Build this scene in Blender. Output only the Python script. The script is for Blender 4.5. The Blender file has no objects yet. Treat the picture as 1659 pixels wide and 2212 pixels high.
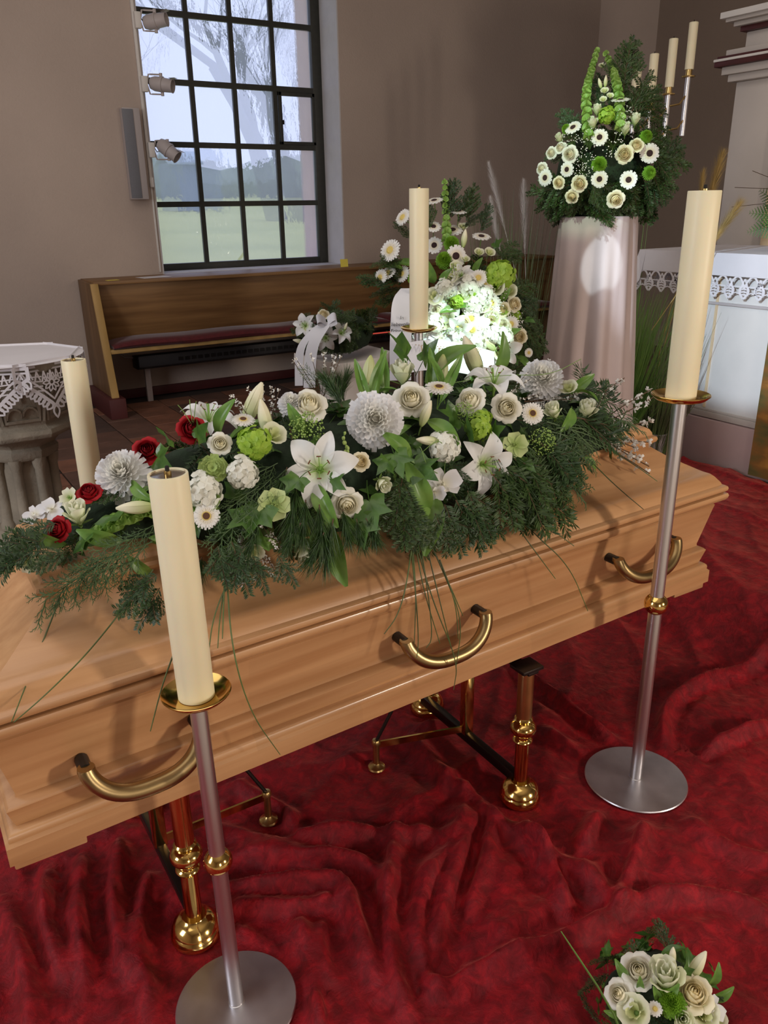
import bpy, bmesh, math, random
import numpy as np
from mathutils import Vector, Matrix, Quaternion, noise
random.seed(11)
SC = bpy.context.scene
COL = SC.collection
PI = math.pi
R = math.radians

# ---------------------------------------------------------------- camera
cam_data = bpy.data.cameras.new('camera')
cam_data.sensor_fit = 'HORIZONTAL'
cam_data.sensor_width = 36.0
cam_data.lens = 1737.0 / 1659.0 * 36.0
cam_data.clip_start = 0.05
cam_data.clip_end = 400
cam = bpy.data.objects.new('camera', cam_data)
COL.objects.link(cam)
def look(pitch, roll, yaw, loc):
    cy, sy = math.cos(yaw), math.sin(yaw)
    fx = Vector((cy, sy, 0)); fh = Vector((-sy, cy, 0)); up = Vector((0, 0, 1))
    w = fh * math.cos(pitch) + up * math.sin(pitch)
    u0 = -fh * math.sin(pitch) + up * math.cos(pitch)
    r = fx * math.cos(roll) + u0 * math.sin(roll)
    u = -fx * math.sin(roll) + u0 * math.cos(roll)
    return Matrix(((r.x, u.x, -w.x, loc[0]), (r.y, u.y, -w.y, loc[1]), (r.z, u.z, -w.z, loc[2]), (0, 0, 0, 1)))
cam.matrix_world = look(R(-20.79), R(-0.888), R(-31.64), (0, 0, 1.65))
SC.camera = cam

# ---------------------------------------------------------------- world, lights, exposure
SC.view_settings.view_transform = 'Standard'
SC.view_settings.look = 'None'
SC.view_settings.gamma = 1.0
SC.view_settings.use_curve_mapping = False
SC.view_settings.exposure = 0.0
world = bpy.data.worlds.new('overcast_sky'); SC.world = world
world.use_nodes = True
bgn = world.node_tree.nodes['Background']
bgn.inputs[0].default_value = (0.60, 0.67, 0.95, 1)
bgn.inputs[1].default_value = 1.45

def aim(o, target):
    d = Vector(target) - o.location
    o.rotation_euler = d.to_track_quat('-Z', 'Y').to_euler()
def area(name, loc, target, sx, sy, power, col):
    l = bpy.data.lights.new(name, 'AREA'); l.shape = 'RECTANGLE'; l.size = sx; l.size_y = sy
    l.energy = power; l.color = col
    o = bpy.data.objects.new(name, l); COL.objects.link(o); o.location = loc; aim(o, target); return o
def spot(name, loc, target, power, col, deg, blend=0.3, rad=0.04):
    l = bpy.data.lights.new(name, 'SPOT'); l.energy = power; l.color = col
    l.spot_size = R(deg); l.spot_blend = blend; l.shadow_soft_size = rad
    o = bpy.data.objects.new(name, l); COL.objects.link(o); o.location = loc; aim(o, target); return o
# daylight from unseen nave doors and windows behind the photographer, plus added fill
area('nave_window_light', (3.4, -2.8, 1.7), (0.5, 1.5, 0.9), 0.36, 0.60, 106, (1.0, 0.88, 0.74))
area('nave_door_light', (0.0, -4.6, 1.6), (2.6, 4.0, 1.6), 0.9, 1.7, 58, (1.0, 0.91, 0.82))
area('ceiling_fill', (-0.4, 2.2, 4.9), (-0.4, 2.2, 0), 5.0, 5.0, 84, (1.0, 0.94, 0.88))  # added broad fill from above for the even ambient light
area('side_fill_light', (-4.2, 1.5, 2.6), (2.0, 3.0, 1.4), 1.4, 2.2, 130, (0.90, 0.94, 1.0))  # added side fill that keeps the back wall bright
spot('bouquet_spot', (1.6, -3.0, 4.6), (2.03, 2.73, 1.06), 3200, (0.66, 1.0, 0.84), 4.0, 0.5, 0.02)
spot('arrangement_spot', (-2.6, 0.2, 4.8), (2.78, 2.78, 1.84), 1000, (0.66, 1.0, 0.72), 5.4, 0.5, 0.012)
spot('altar_spot', (-4.0, -0.6, 3.6), (3.95, 2.66, 1.14), 2600, (0.66, 0.83, 1.0), 7.5, 0.45, 0.02)
spot('drape_patch_spot', (0.6, 0.3, 5.1), (2.84, 2.70, 1.40), 1000, (0.68, 0.92, 1.0), 2.3, 0.35, 0.006)  # added narrow lamp that throws the bright patch onto the drape
portal = area('window_portal', (3.3, 7.99, 2.6), (3.3, 6.0, 2.6), 1.9, 3.2, 1.0, (1, 1, 1))
portal.data.cycles.is_portal = True

cy = SC.cycles
cy.max_bounces = 7; cy.diffuse_bounces = 3; cy.glossy_bounces = 3; cy.transmission_bounces = 4; cy.transparent_max_bounces = 6
cy.adaptive_threshold = 0.03

# ---------------------------------------------------------------- helpers
class MB:
    def __init__(s): s.V = []; s.F = []; s.M = []
    def add(s, vs, fs, m=0):
        b = len(s.V); s.V.extend([tuple(v) for v in vs])
        for f in fs: s.F.append(tuple(i + b for i in f)); s.M.append(m)
        return s
    def box(s, x0, x1, y0, y1, z0, z1, m=0):
        v = [(x0, y0, z0), (x1, y0, z0), (x1, y1, z0), (x0, y1, z0), (x0, y0, z1), (x1, y0, z1), (x1, y1, z1), (x0, y1, z1)]
        return s.add(v, [(0, 3, 2, 1), (4, 5, 6, 7), (0, 1, 5, 4), (1, 2, 6, 5), (2, 3, 7, 6), (3, 0, 4, 7)], m)
    def loft(s, rings, cap0=True, cap1=True, closed=True, m=0):
        n = len(rings[0]); vs = [p for r in rings for p in r]; fs = []
        for i in range(len(rings) - 1):
            for j in range(n if closed else n - 1):
                k = (j + 1) % n
                fs.append((i * n + j, i * n + k, (i + 1) * n + k, (i + 1) * n + j))
        if cap0: fs.append(tuple(range(n - 1, -1, -1)))
        if cap1: fs.append(tuple((len(rings) - 1) * n + j for j in range(n)))
        return s.add(vs, fs, m)
    def grid(s, P, m=0):
        return s.loft(P, False, False, False, m)
    def lathe(s, prof, n=32, c=(0, 0, 0), m=0, cap0=True, cap1=True):
        rings = [[(c[0] + r * math.cos(2 * PI * j / n), c[1] + r * math.sin(2 * PI * j / n), c[2] + z) for j in range(n)] for r, z in prof]
        return s.loft(rings, cap0, cap1, True, m)
    def tube(s, pts, rad, n=8, caps=True, m=0):
        P = [Vector(p) for p in pts]
        if not hasattr(rad, '__len__'): rad = [rad] * len(P)
        rings = []; ref = None
        for i, p in enumerate(P):
            t = (P[min(i + 1, len(P) - 1)] - P[max(i - 1, 0)])
            if t.length < 1e-9: t = Vector((0, 0, 1))
            t.normalize()
            if ref is None:
                ref = Vector((0, 0, 1)) if abs(t.z) < 0.9 else Vector((1, 0, 0))
            a = (ref - t * ref.dot(t)).normalized(); b = t.cross(a); ref = a
            rings.append([tuple(p + (a * math.cos(2 * PI * j / n) + b * math.sin(2 * PI * j / n)) * rad[i]) for j in range(n)])
        return s.loft(rings, caps, caps, True, m)
    def prism(s, poly, axis, a0, a1, m=0):
        def pt(q, a):
            if axis == 'x': return (a, q[0], q[1])
            if axis == 'y': return (q[0], a, q[1])
            return (q[0], q[1], a)
        return s.loft([[pt(q, a0) for q in poly], [pt(q, a1) for q in poly]], m=m)
    def xform(s, M):
        s.V = [tuple(M @ Vector(v)) for v in s.V]; return s
    def join(s, o, M=None):
        vs = o.V if M is None else [tuple(M @ Vector(v)) for v in o.V]
        b = len(s.V); s.V.extend(vs)
        for f, m in zip(o.F, o.M): s.F.append(tuple(i + b for i in f)); s.M.append(m)
        return s
    def mesh(s, name, mats, smooth=True, bevel=0, angle=38, fix=True, seg=2):
        me = bpy.data.meshes.new(name)
        me.from_pydata(s.V, [], s.F)
        for m in (mats if isinstance(mats, (list, tuple)) else [mats]): me.materials.append(m)
        me.polygons.foreach_set('material_index', s.M)
        if fix or bevel:
            bm = bmesh.new(); bm.from_mesh(me)
            if fix: bmesh.ops.recalc_face_normals(bm, faces=bm.faces)
            if bevel:
                es = [e for e in bm.edges if len(e.link_faces) == 2 and e.calc_face_angle(0) > R(30)]
                bmesh.ops.bevel(bm, geom=es, offset=bevel, segments=seg, profile=0.5, affect='EDGES', clamp_overlap=True)
            bm.to_mesh(me); bm.free()
        if smooth:
            me.polygons.foreach_set('use_smooth', [True] * len(me.polygons))
            me.set_sharp_from_angle(angle=R(angle))
        me.update()
        return me
def link(name, me, parent=None, loc=(0, 0, 0)):
    o = bpy.data.objects.new(name, me); COL.objects.link(o)
    if parent is not None: o.parent = parent
    o.location = loc
    return o
def part(name, mb, mats, parent, **kw):
    return link(name, mb.mesh(name, mats, **kw), parent)
def thing(name, label, cat, loc=(0, 0, 0), rotz=0, group=None):
    o = bpy.data.objects.new(name, None); COL.objects.link(o)
    o.empty_display_size = 0.05
    o.location = loc; o.rotation_euler = (0, 0, rotz)
    o['label'] = label; o['category'] = cat
    if group: o['group'] = group
    return o
def tag(o, label, cat, group=None):
    o['label'] = label; o['category'] = cat
    if group: o['group'] = group
    return o
def struct(name, mb, mats, **kw):
    o = link(name, mb.mesh(name, mats, **kw)); o['kind'] = 'structure'; return o

# ---------------------------------------------------------------- materials
def lin(c):
    return tuple(((x / 255) / 12.92 if x / 255 <= 0.04045 else ((x / 255 + 0.055) / 1.055) ** 2.4) for x in c)
def mat(name, col, rough=0.5, metal=0.0, var=0.0, vscale=(8, 8, 8), bump=0.0, bscale=(40, 40, 40), detail=4,
        col2=None, spec=0.5, sss=0.0, trans=0.0, sheen=0.0, coat=0.0, aniso=0.0, rvar=0.0):
    """procedural principled material; colours given in sRGB 0-255"""
    m = bpy.data.materials.new(name); m.use_nodes = True
    nt = m.node_tree; N = nt.nodes; L = nt.links; b = N['Principled BSDF']
    c = lin(col)
    b.inputs['Base Color'].default_value = (*c, 1)
    b.inputs['Roughness'].default_value = rough
    b.inputs['Metallic'].default_value = metal
    b.inputs['Specular IOR Level'].default_value = spec
    if sss: b.inputs['Subsurface Weight'].default_value = sss; b.inputs['Subsurface Scale'].default_value = 0.02
    if sheen: b.inputs['Sheen Weight'].default_value = sheen; b.inputs['Sheen Roughness'].default_value = 0.35
    if coat: b.inputs['Coat Weight'].default_value = coat; b.inputs['Coat Roughness'].default_value = 0.15
    if aniso: b.inputs['Anisotropic'].default_value = aniso
    tc = N.new('ShaderNodeTexCoord')
    if var or col2:
        mp = N.new('ShaderNodeMapping'); mp.inputs['Scale'].default_value = vscale
        L.new(tc.outputs['Object'], mp.inputs[0])
        nz = N.new('ShaderNodeTexNoise'); nz.inputs['Scale'].default_value = 1.0; nz.inputs['Detail'].default_value = detail
        L.new(mp.outputs[0], nz.inputs[0])
        rp = N.new('ShaderNodeValToRGB')
        rp.color_ramp.elements[0].position = 0.3; rp.color_ramp.elements[1].position = 0.7
        if col2: ca, cb = lin(col2), c
        else: ca = tuple(x * (1 - var) for x in c); cb = tuple(min(1, x * (1 + var)) for x in c)
        rp.color_ramp.elements[0].color = (*ca, 1); rp.color_ramp.elements[1].color = (*cb, 1)
        L.new(nz.outputs[0], rp.inputs[0]); L.new(rp.outputs[0], b.inputs['Base Color'])
        if rvar:
            mr = N.new('ShaderNodeMapRange'); mr.inputs[3].default_value = max(0.02, rough - rvar); mr.inputs[4].default_value = rough + rvar
            L.new(nz.outputs[0], mr.inputs[0]); L.new(mr.outputs[0], b.inputs['Roughness'])
    if bump:
        mp2 = N.new('ShaderNodeMapping'); mp2.inputs['Scale'].default_value = bscale
        L.new(tc.outputs['Object'], mp2.inputs[0])
        nb = N.new('ShaderNodeTexNoise'); nb.inputs['Scale'].default_value = 1.0; nb.inputs['Detail'].default_value = 3
        L.new(mp2.outputs[0], nb.inputs[0])
        bp = N.new('ShaderNodeBump'); bp.inputs['Strength'].default_value = bump; bp.inputs['Distance'].default_value = 0.01
        L.new(nb.outputs[0], bp.inputs['Height']); L.new(bp.outputs[0], b.inputs['Normal'])
    if trans:
        tr = N.new('ShaderNodeBsdfTranslucent'); mx = N.new('ShaderNodeMixShader'); mx.inputs[0].default_value = trans
        src = b.inputs['Base Color']
        if src.is_linked: L.new(src.links[0].from_socket, tr.inputs[0])
        else: tr.inputs[0].default_value = (*c, 1)
        L.new(b.outputs[0], mx.inputs[1]); L.new(tr.outputs[0], mx.inputs[2]); L.new(mx.outputs[0], N['Material Output'].inputs[0])
    return m
def petal_mat(name, inner, outer, r0=0.0, r1=0.5, rough=0.55, trans=0.3, axis='r', bump=0.0):
    """petal colour running from the flower's heart to its rim (radial in the flower's own space)"""
    m = mat(name, outer, rough=rough, spec=0.3)
    nt = m.node_tree; N = nt.nodes; L = nt.links; b = N['Principled BSDF']
    tc = N.new('ShaderNodeTexCoord'); sp = N.new('ShaderNodeSeparateXYZ'); L.new(tc.outputs['Object'], sp.inputs[0])
    if axis == 'r':
        cb = N.new('ShaderNodeCombineXYZ'); L.new(sp.outputs[0], cb.inputs[0]); L.new(sp.outputs[1], cb.inputs[1])
        ln = N.new('ShaderNodeVectorMath'); ln.operation = 'LENGTH'; L.new(cb.outputs[0], ln.inputs[0]); src = ln.outputs['Value']
    else: src = sp.outputs[2]
    mr = N.new('ShaderNodeMapRange'); mr.inputs[1].default_value = r0; mr.inputs[2].default_value = r1; L.new(src, mr.inputs[0])
    mx = N.new('ShaderNodeMix'); mx.data_type = 'RGBA'
    mx.inputs[6].default_value = (*lin(inner), 1); mx.inputs[7].default_value = (*lin(outer), 1)
    L.new(mr.outputs[0], mx.inputs[0]); L.new(mx.outputs[2], b.inputs['Base Color'])
    tr = N.new('ShaderNodeBsdfTranslucent'); ms = N.new('ShaderNodeMixShader'); ms.inputs[0].default_value = trans
    L.new(mx.outputs[2], tr.inputs[0]); L.new(b.outputs[0], ms.inputs[1]); L.new(tr.outputs[0], ms.inputs[2])
    L.new(ms.outputs[0], N['Material Output'].inputs[0])
    return m

M = {}
M['wall'] = mat('wall_plaster', (184, 166, 154), 0.95, var=0.05, vscale=(1.2, 1.2, 1.2), bump=0.25, bscale=(60, 60, 60))
M['wall_shaded'] = mat('shaded_wall_plaster', (150, 132, 118), 0.95, var=0.05, vscale=(1.2, 1.2, 1.2), bump=0.25, bscale=(60, 60, 60))  # same plaster with the right wall's shade put into a darker colour
M['reveal'] = mat('reveal_whitewash', (205, 200, 200), 0.95, var=0.04, bump=0.2, bscale=(50, 50, 50))
M['outer_wall'] = mat('outer_reveal_render', (225, 195, 185), 0.95, var=0.05)
M['ceiling'] = mat('ceiling_paint', (215, 208, 200), 0.95, var=0.03)
M['red_base'] = mat('dark_red_skirting_paint', (78, 30, 30), 0.6, var=0.15, vscale=(6, 6, 6))
M['grout'] = mat('floor_mortar', (58, 46, 40), 0.95, var=0.15)
M['tile'] = mat('terracotta_tile', (120, 78, 58), 0.75, var=0.28, vscale=(5, 5, 5), bump=0.2, bscale=(30, 30, 30))
M['tile_b'] = mat('brown_tile', (92, 64, 52), 0.75, var=0.25, vscale=(5, 5, 5), bump=0.2, bscale=(30, 30, 30))
M['tile_c'] = mat('dark_tile', (70, 52, 46), 0.75, var=0.25, vscale=(5, 5, 5), bump=0.2, bscale=(30, 30, 30))
M['pale_floor'] = mat('reflecting_floor', (168, 152, 136), 0.8, var=0.12, vscale=(2, 2, 2))  # unseen floor made paler to lighten reflections in the steel poles
M['stone_step'] = mat('chancel_stone', (120, 95, 80), 0.85, var=0.2)
M['wood'] = mat('coffin_alder', (206, 158, 112), 0.36, col2=(180, 130, 86), vscale=(1.6, 26, 30), bump=0.04, bscale=(6, 90, 90), coat=0.3, detail=6)
def strips(m, w, h, amt):
    nt = m.node_tree; N = nt.nodes; L = nt.links; b = N['Principled BSDF']; src = b.inputs['Base Color'].links[0].from_socket
    tc = N.new('ShaderNodeTexCoord'); sp = N.new('ShaderNodeSeparateXYZ'); L.new(tc.outputs['Object'], sp.inputs[0])
    ad = N.new('ShaderNodeMath'); ad.operation = 'SUBTRACT'; L.new(sp.outputs[2], ad.inputs[0]); L.new(sp.outputs[1], ad.inputs[1])
    cb = N.new('ShaderNodeCombineXYZ'); L.new(sp.outputs[0], cb.inputs[0]); L.new(ad.outputs[0], cb.inputs[1])
    bk = N.new('ShaderNodeTexBrick'); bk.inputs['Scale'].default_value = 1; bk.inputs['Mortar Size'].default_value = 0; bk.inputs['Brick Width'].default_value = w; bk.inputs['Row Height'].default_value = h
    bk.inputs['Color1'].default_value = (1 - amt, 1 - amt, 1 - amt, 1); bk.inputs['Color2'].default_value = (1, 1, 1, 1); bk.offset_frequency = 3
    L.new(cb.outputs[0], bk.inputs[0])
    mx = N.new('ShaderNodeMix'); mx.data_type = 'RGBA'; mx.blend_type = 'MULTIPLY'; mx.inputs[0].default_value = 1
    L.new(src, mx.inputs[6]); L.new(bk.outputs[0], mx.inputs[7]); L.new(mx.outputs[2], b.inputs['Base Color'])
strips(M['wood'], 0.55, 0.055, 0.14)
M['pew'] = mat('pew_oak', (146, 108, 66), 0.5, col2=(112, 78, 44), vscale=(1.2, 14, 20), bump=0.05, bscale=(4, 60, 60))
M['pew_end'] = mat('pew_end_oak', (128, 96, 64), 0.5, col2=(100, 72, 44), vscale=(14, 14, 1.2))
M['pew_edge'] = mat('pew_edge_light', (178, 142, 84), 0.5, var=0.15, vscale=(10, 10, 2))
M['cushion'] = mat('maroon_cushion', (92, 28, 32), 0.9, var=0.2, vscale=(30, 30, 30), sheen=0.4)
M['brass'] = mat('polished_brass', (232, 196, 118), 0.13, 1.0, var=0.1, vscale=(9, 9, 9))
M['brass_dull'] = mat('satin_brass', (206, 176, 116), 0.3, 1.0, var=0.1, vscale=(20, 20, 20))
M['antique'] = mat('antique_brass', (164, 140, 98), 0.34, 1.0, var=0.18, vscale=(16, 16, 16))
M['steel'] = mat('brushed_steel', (214, 212, 214), 0.33, 1.0, var=0.04, vscale=(90, 90, 2))
M['steel_plate'] = mat('brushed_steel_plate', (200, 197, 202), 0.40, 1.0, var=0.18, vscale=(9, 9, 9), rvar=0.1)
M['black'] = mat('black_plastic', (18, 17, 18), 0.4)
M['dark_metal'] = mat('dark_metal', (66, 60, 58), 0.35, 0.9)
M['candle'] = mat('ivory_wax', (232, 221, 188), 0.45, var=0.02, sss=0.15, spec=0.4)
M['oil'] = mat('candle_cup', (150, 140, 126), 0.2, 0.8)
M['wick'] = mat('burnt_wick', (30, 26, 24), 0.9)
M['white_paint'] = mat('white_paint', (226, 220, 214), 0.6, var=0.03)
M['grey_white'] = mat('grey_white_paint', (196, 186, 178), 0.6, var=0.06, vscale=(3, 3, 3))
M['cream_paint'] = mat('cream_paint', (222, 196, 158), 0.6, var=0.05)
M['oxblood'] = mat('oxblood_paint', (74, 26, 26), 0.5, var=0.1)
M['mauve'] = mat('mauve_tone', (186, 158, 154), 0.8, var=0.06, vscale=(4, 4, 4))  # on the altar plinth: shade on white paint put into the colour
M['cloth'] = mat('white_linen', (236, 232, 236), 0.85, var=0.02, bump=0.08, bscale=(300, 300, 300), trans=0.15)
M['drape'] = mat('ivory_satin_drape', (196, 178, 174), 0.6, var=0.03, bump=0.05, bscale=(200, 200, 200), sheen=0.2, trans=0.12)
M['ribbon'] = mat('white_ribbon', (230, 230, 236), 0.45, var=0.02, trans=0.15)
M['ink'] = mat('printed_ink', (70, 66, 66), 0.6)
M['gold_ink'] = mat('gold_ink', (176, 150, 110), 0.5)
M['sandstone'] = mat('font_sandstone', (150, 140, 124), 0.9, var=0.22, vscale=(7, 7, 7), bump=0.35, bscale=(70, 70, 70))
M['plaster'] = mat('plaster_pedestal', (206, 198, 192), 0.85, var=0.07, vscale=(6, 6, 6), bump=0.2)
M['frame'] = mat('dark_window_frame', (46, 46, 40), 0.5, var=0.15, vscale=(20, 20, 20))
M['lamp_grey'] = mat('lamp_enamel', (188, 178, 176), 0.45)
M['speaker'] = mat('speaker_grille', (122, 122, 128), 0.7, var=0.06, vscale=(200, 200, 200))
M['note'] = mat('yellow_paper', (232, 214, 92), 0.8)
M['paper'] = mat('white_paper', (224, 220, 220), 0.8)
M['heater'] = mat('heater_sheet', (52, 50, 52), 0.5, 0.3)
M['pot'] = mat('grey_film_wrap', (168, 156, 158), 0.35, var=0.15, vscale=(14, 14, 14), trans=0.2)
# plants
G = {}
G['fir'] = mat('fir_green', (66, 92, 38), 0.5, col2=(34, 56, 24), vscale=(9, 9, 9), trans=0.1)
G['fir_b'] = mat('fir_blue_green', (58, 86, 42), 0.5, col2=(34, 58, 32), vscale=(9, 9, 9), trans=0.1)
G['pine'] = mat('pine_green', (68, 98, 44), 0.45, col2=(36, 62, 28), vscale=(9, 9, 9), trans=0.1)
G['thuja'] = mat('cypress_green', (88, 112, 64), 0.6, col2=(54, 80, 44), vscale=(9, 9, 9), trans=0.1)
G['twig'] = mat('twig_bark', (86, 66, 46), 0.8)
G['stem'] = mat('green_stem', (110, 140, 70), 0.6)
G['ivy'] = mat('ivy_green', (88, 124, 50), 0.32, col2=(46, 80, 34), vscale=(3, 3, 3), trans=0.15, bump=0.1, bscale=(9, 9, 9))
G['leaf'] = mat('leaf_green', (130, 166, 80), 0.35, col2=(92, 134, 58), vscale=(2, 2, 2), trans=0.25)
G['leaf_d'] = mat('dark_leaf_green', (92, 128, 56), 0.35, col2=(56, 90, 40), vscale=(2, 2, 2), trans=0.15)
G['moss'] = mat('dark_moss', (30, 46, 28), 0.95, var=0.4, vscale=(30, 30, 30), bump=0.8, bscale=(40, 40, 40))
G['grass'] = mat('grass_green', (122, 156, 74), 0.45, col2=(70, 106, 48), vscale=(3, 3, 3), trans=0.25)
G['grass_d'] = mat('dry_strand', (96, 116, 62), 0.5, col2=(60, 66, 38), vscale=(5, 5, 5))
G['plume'] = mat('pale_plume', (226, 220, 216), 0.9, trans=0.4)
G['pampas'] = mat('straw_plume', (196, 170, 110), 0.9, var=0.2, trans=0.35)
G['bell'] = mat('bells_green', (176, 208, 116), 0.45, col2=(140, 184, 84), vscale=(9, 9, 9), trans=0.35)
G['budgreen'] = mat('bud_green', (178, 200, 116), 0.5, trans=0.25)
F_ = {}
F_['rose_white'] = petal_mat('white_rose_petal', (248, 240, 208), (248, 246, 236), 0.05, 0.4)
F_['rose_cream'] = petal_mat('cream_rose_petal', (248, 232, 186), (246, 240, 216), 0.05, 0.45)
F_['rose_bud'] = petal_mat('greenish_white_bud', (216, 226, 172), (246, 246, 228), -0.3, 0.35, axis='z')
F_['rose_red'] = petal_mat('red_rose_petal', (120, 6, 18), (168, 14, 28), 0.1, 0.5, trans=0.1, rough=0.6)
F_['lily'] = petal_mat('white_lily_petal', (206, 226, 150), (246, 246, 246), 0.03, 0.22)
F_['gerbera'] = petal_mat('white_gerbera_petal', (236, 224, 196), (244, 242, 238), 0.15, 0.35)
F_['mum'] = petal_mat('white_chrysanthemum_petal', (244, 242, 232), (244, 244, 248), 0.05, 0.4)
F_['mum_green'] = petal_mat('green_chrysanthemum_petal', (150, 190, 60), (112, 160, 48), 0.05, 0.45)
F_['hyd_w'] = mat('white_hydrangea', (240, 240, 230), 0.6, trans=0.3)
F_['hyd_g'] = mat('green_hydrangea', (184, 214, 84), 0.5, col2=(150, 190, 60), vscale=(5, 5, 5), trans=0.35)
F_['hell'] = petal_mat('green_hellebore', (170, 196, 110), (206, 220, 158), 0.05, 0.45)
F_['hell_w'] = petal_mat('white_hellebore', (206, 214, 140), (236, 236, 212), 0.05, 0.4)
F_['carn'] = mat('green_carnation', (170, 192, 112), 0.6, trans=0.3)
F_['orchid'] = petal_mat('white_orchid', (240, 236, 214), (244, 244, 248), 0.02, 0.3)
F_['bud'] = petal_mat('lily_bud_skin', (186, 202, 128), (240, 234, 206), -0.45, 0.25, axis='z', trans=0.15)
F_['dark_eye'] = mat('dark_flower_eye', (52, 26, 26), 0.8, bump=0.5, bscale=(60, 60, 60))
F_['brown_eye'] = mat('brown_flower_eye', (96, 62, 40), 0.8, bump=0.5, bscale=(60, 60, 60))
F_['yellow_eye'] = mat('yellow_flower_eye', (222, 196, 110), 0.8, bump=0.5, bscale=(60, 60, 60))
F_['anther'] = mat('rust_anther', (104, 58, 34), 0.8)
F_['white_dot'] = mat('small_white_blossom', (242, 240, 236), 0.6, trans=0.2)
F_['green_dot'] = mat('small_green_umbel', (140, 168, 86), 0.6)

# ---------------------------------------------------------------- measured tables: kind, place, facing, size (metres)
SPRAY=[
('rose_red',0.538,1.661,1.207,-0.04,-0.80,0.59,0.070),('rose_red',0.433,1.649,1.179,-0.24,-0.74,0.63,0.066),
('rose_red',0.299,1.621,1.121,-0.22,-0.44,0.87,0.056),('rose_red',0.224,1.598,1.063,-0.65,-0.61,0.46,0.057),
('rose_white',0.796,1.606,1.237,-0.21,-0.68,0.71,0.088),('rose_white',1.037,1.554,1.227,-0.49,-0.65,0.58,0.092),
('rose_bud',1.116,1.713,1.257,-0.17,-0.17,0.97,0.078),('rose_white',0.567,1.576,1.188,-0.29,-0.85,0.45,0.053),
('lisianthus',0.681,1.551,1.196,0.13,-0.71,0.69,0.062),('rose_white',1.192,1.528,1.207,-0.70,-0.38,0.61,0.079),
('rose_white',1.291,1.505,1.179,-0.40,-0.84,0.37,0.081),('rose_bud',0.266,1.596,1.090,-0.13,-0.31,0.94,0.066),
('rose_white',0.784,1.423,1.052,-0.37,-0.93,0.01,0.074),('rose_cream',0.842,1.458,1.130,-0.19,-0.91,0.37,0.047),
('rose_bud',0.878,1.427,1.080,-0.14,-0.98,-0.12,0.049),('rose_bud',0.673,1.416,0.968,-0.21,-0.84,-0.50,0.055),
('rose_bud',1.583,1.518,1.131,-0.10,-0.41,0.91,0.072),('rose_bud',1.444,1.501,1.151,-0.56,-0.21,0.80,0.060),
('lisianthus',1.569,1.578,1.181,-0.53,-0.25,0.81,0.058),('lisianthus',0.565,1.436,0.990,-0.26,-0.91,-0.33,0.057),
('gerbera',0.640,1.619,1.219,-0.06,-0.34,0.94,0.053),('gerbera',1.132,1.574,1.236,-0.09,-0.26,0.96,0.072),
('gerbera',1.364,1.492,1.156,-0.31,-0.83,0.47,0.061),('gerbera',0.491,1.481,1.071,-0.39,-0.85,0.36,0.056),
('chrysanthemum',0.917,1.520,1.201,-0.44,-0.83,0.34,0.140),('chrysanthemum',0.368,1.620,1.149,-0.34,-0.67,0.66,0.123),
('chrysanthemum',1.511,1.619,1.210,-0.50,-0.65,0.57,0.131),('chrysanthemum',0.763,1.634,1.240,-0.27,-0.65,0.71,0.063),
('lily',0.744,1.468,1.129,-0.45,-0.80,0.40,0.156),('lily',1.169,1.421,1.073,-0.15,-0.97,0.18,0.143),('lily',1.337,1.613,1.235,-0.15,-0.22,0.96,0.144),
('lily',0.610,1.749,1.213,0.05,-0.28,0.96,0.128),('lily_bud',0.697,1.691,1.236,0.45,-0.07,0.89,0.101),
('lily_bud',0.682,1.598,1.220,-0.07,0.18,0.98,0.087),('lily_bud',1.050,1.510,1.197,0.26,-0.24,0.94,0.067),
('lily_bud',1.023,1.462,1.147,-0.94,0.30,0.18,0.059),('lily_bud',0.367,1.541,1.097,-0.94,0.34,0.04,0.074),
('lily_bud',1.344,1.717,1.268,-0.16,0.41,0.90,0.122),('tulip',1.033,1.738,1.267,0.26,0.16,0.95,0.072),('tulip',1.248,1.721,1.249,0.22,0.19,0.96,0.073),
('hellebore',0.628,1.454,1.075,-0.36,-0.85,0.39,0.067),('hellebore',1.267,1.441,1.101,-0.41,-0.83,0.37,0.063),
('hellebore_white',0.163,1.601,1.007,-0.35,-0.93,-0.09,0.044),('hellebore_white',0.264,1.639,1.109,-0.63,-0.42,0.65,0.041),
('carnation_green',0.532,1.532,1.150,-0.36,-0.80,0.49,0.061),('hydrangea_white',0.499,1.508,1.114,-0.37,-0.83,0.42,0.087),
('hydrangea_white',0.586,1.506,1.139,-0.21,-0.86,0.47,0.077),('hydrangea_white',1.060,1.449,1.130,-0.55,-0.75,0.37,0.081),
('hydrangea_green',0.632,1.550,1.187,-0.32,-0.83,0.45,0.083),('hydrangea_green',1.172,1.469,1.152,-0.56,-0.70,0.44,0.069),
('hydrangea_green',1.195,1.484,1.168,-0.54,-0.66,0.52,0.051),('orchid',1.031,1.412,1.055,-0.51,-0.86,0.04,0.085),
('orchid',0.198,1.673,1.076,-0.45,-0.55,0.70,0.049),('orchid',0.228,1.644,1.090,-0.30,-0.66,0.69,0.050),
('orchid',1.005,1.408,1.044,-0.75,-0.64,-0.18,0.053),('umbel',0.754,1.540,1.200,-0.42,-0.68,0.61,0.081),
('umbel',1.358,1.446,1.093,-0.30,-0.88,0.36,0.077),('umbel',1.152,1.502,1.188,-0.50,-0.63,0.59,0.055),
('freesia_bud',0.822,1.493,1.169,-0.14,-0.10,0.98,0.061),('freesia_bud',0.815,1.471,1.144,-0.31,-0.72,-0.62,0.050),]

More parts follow.
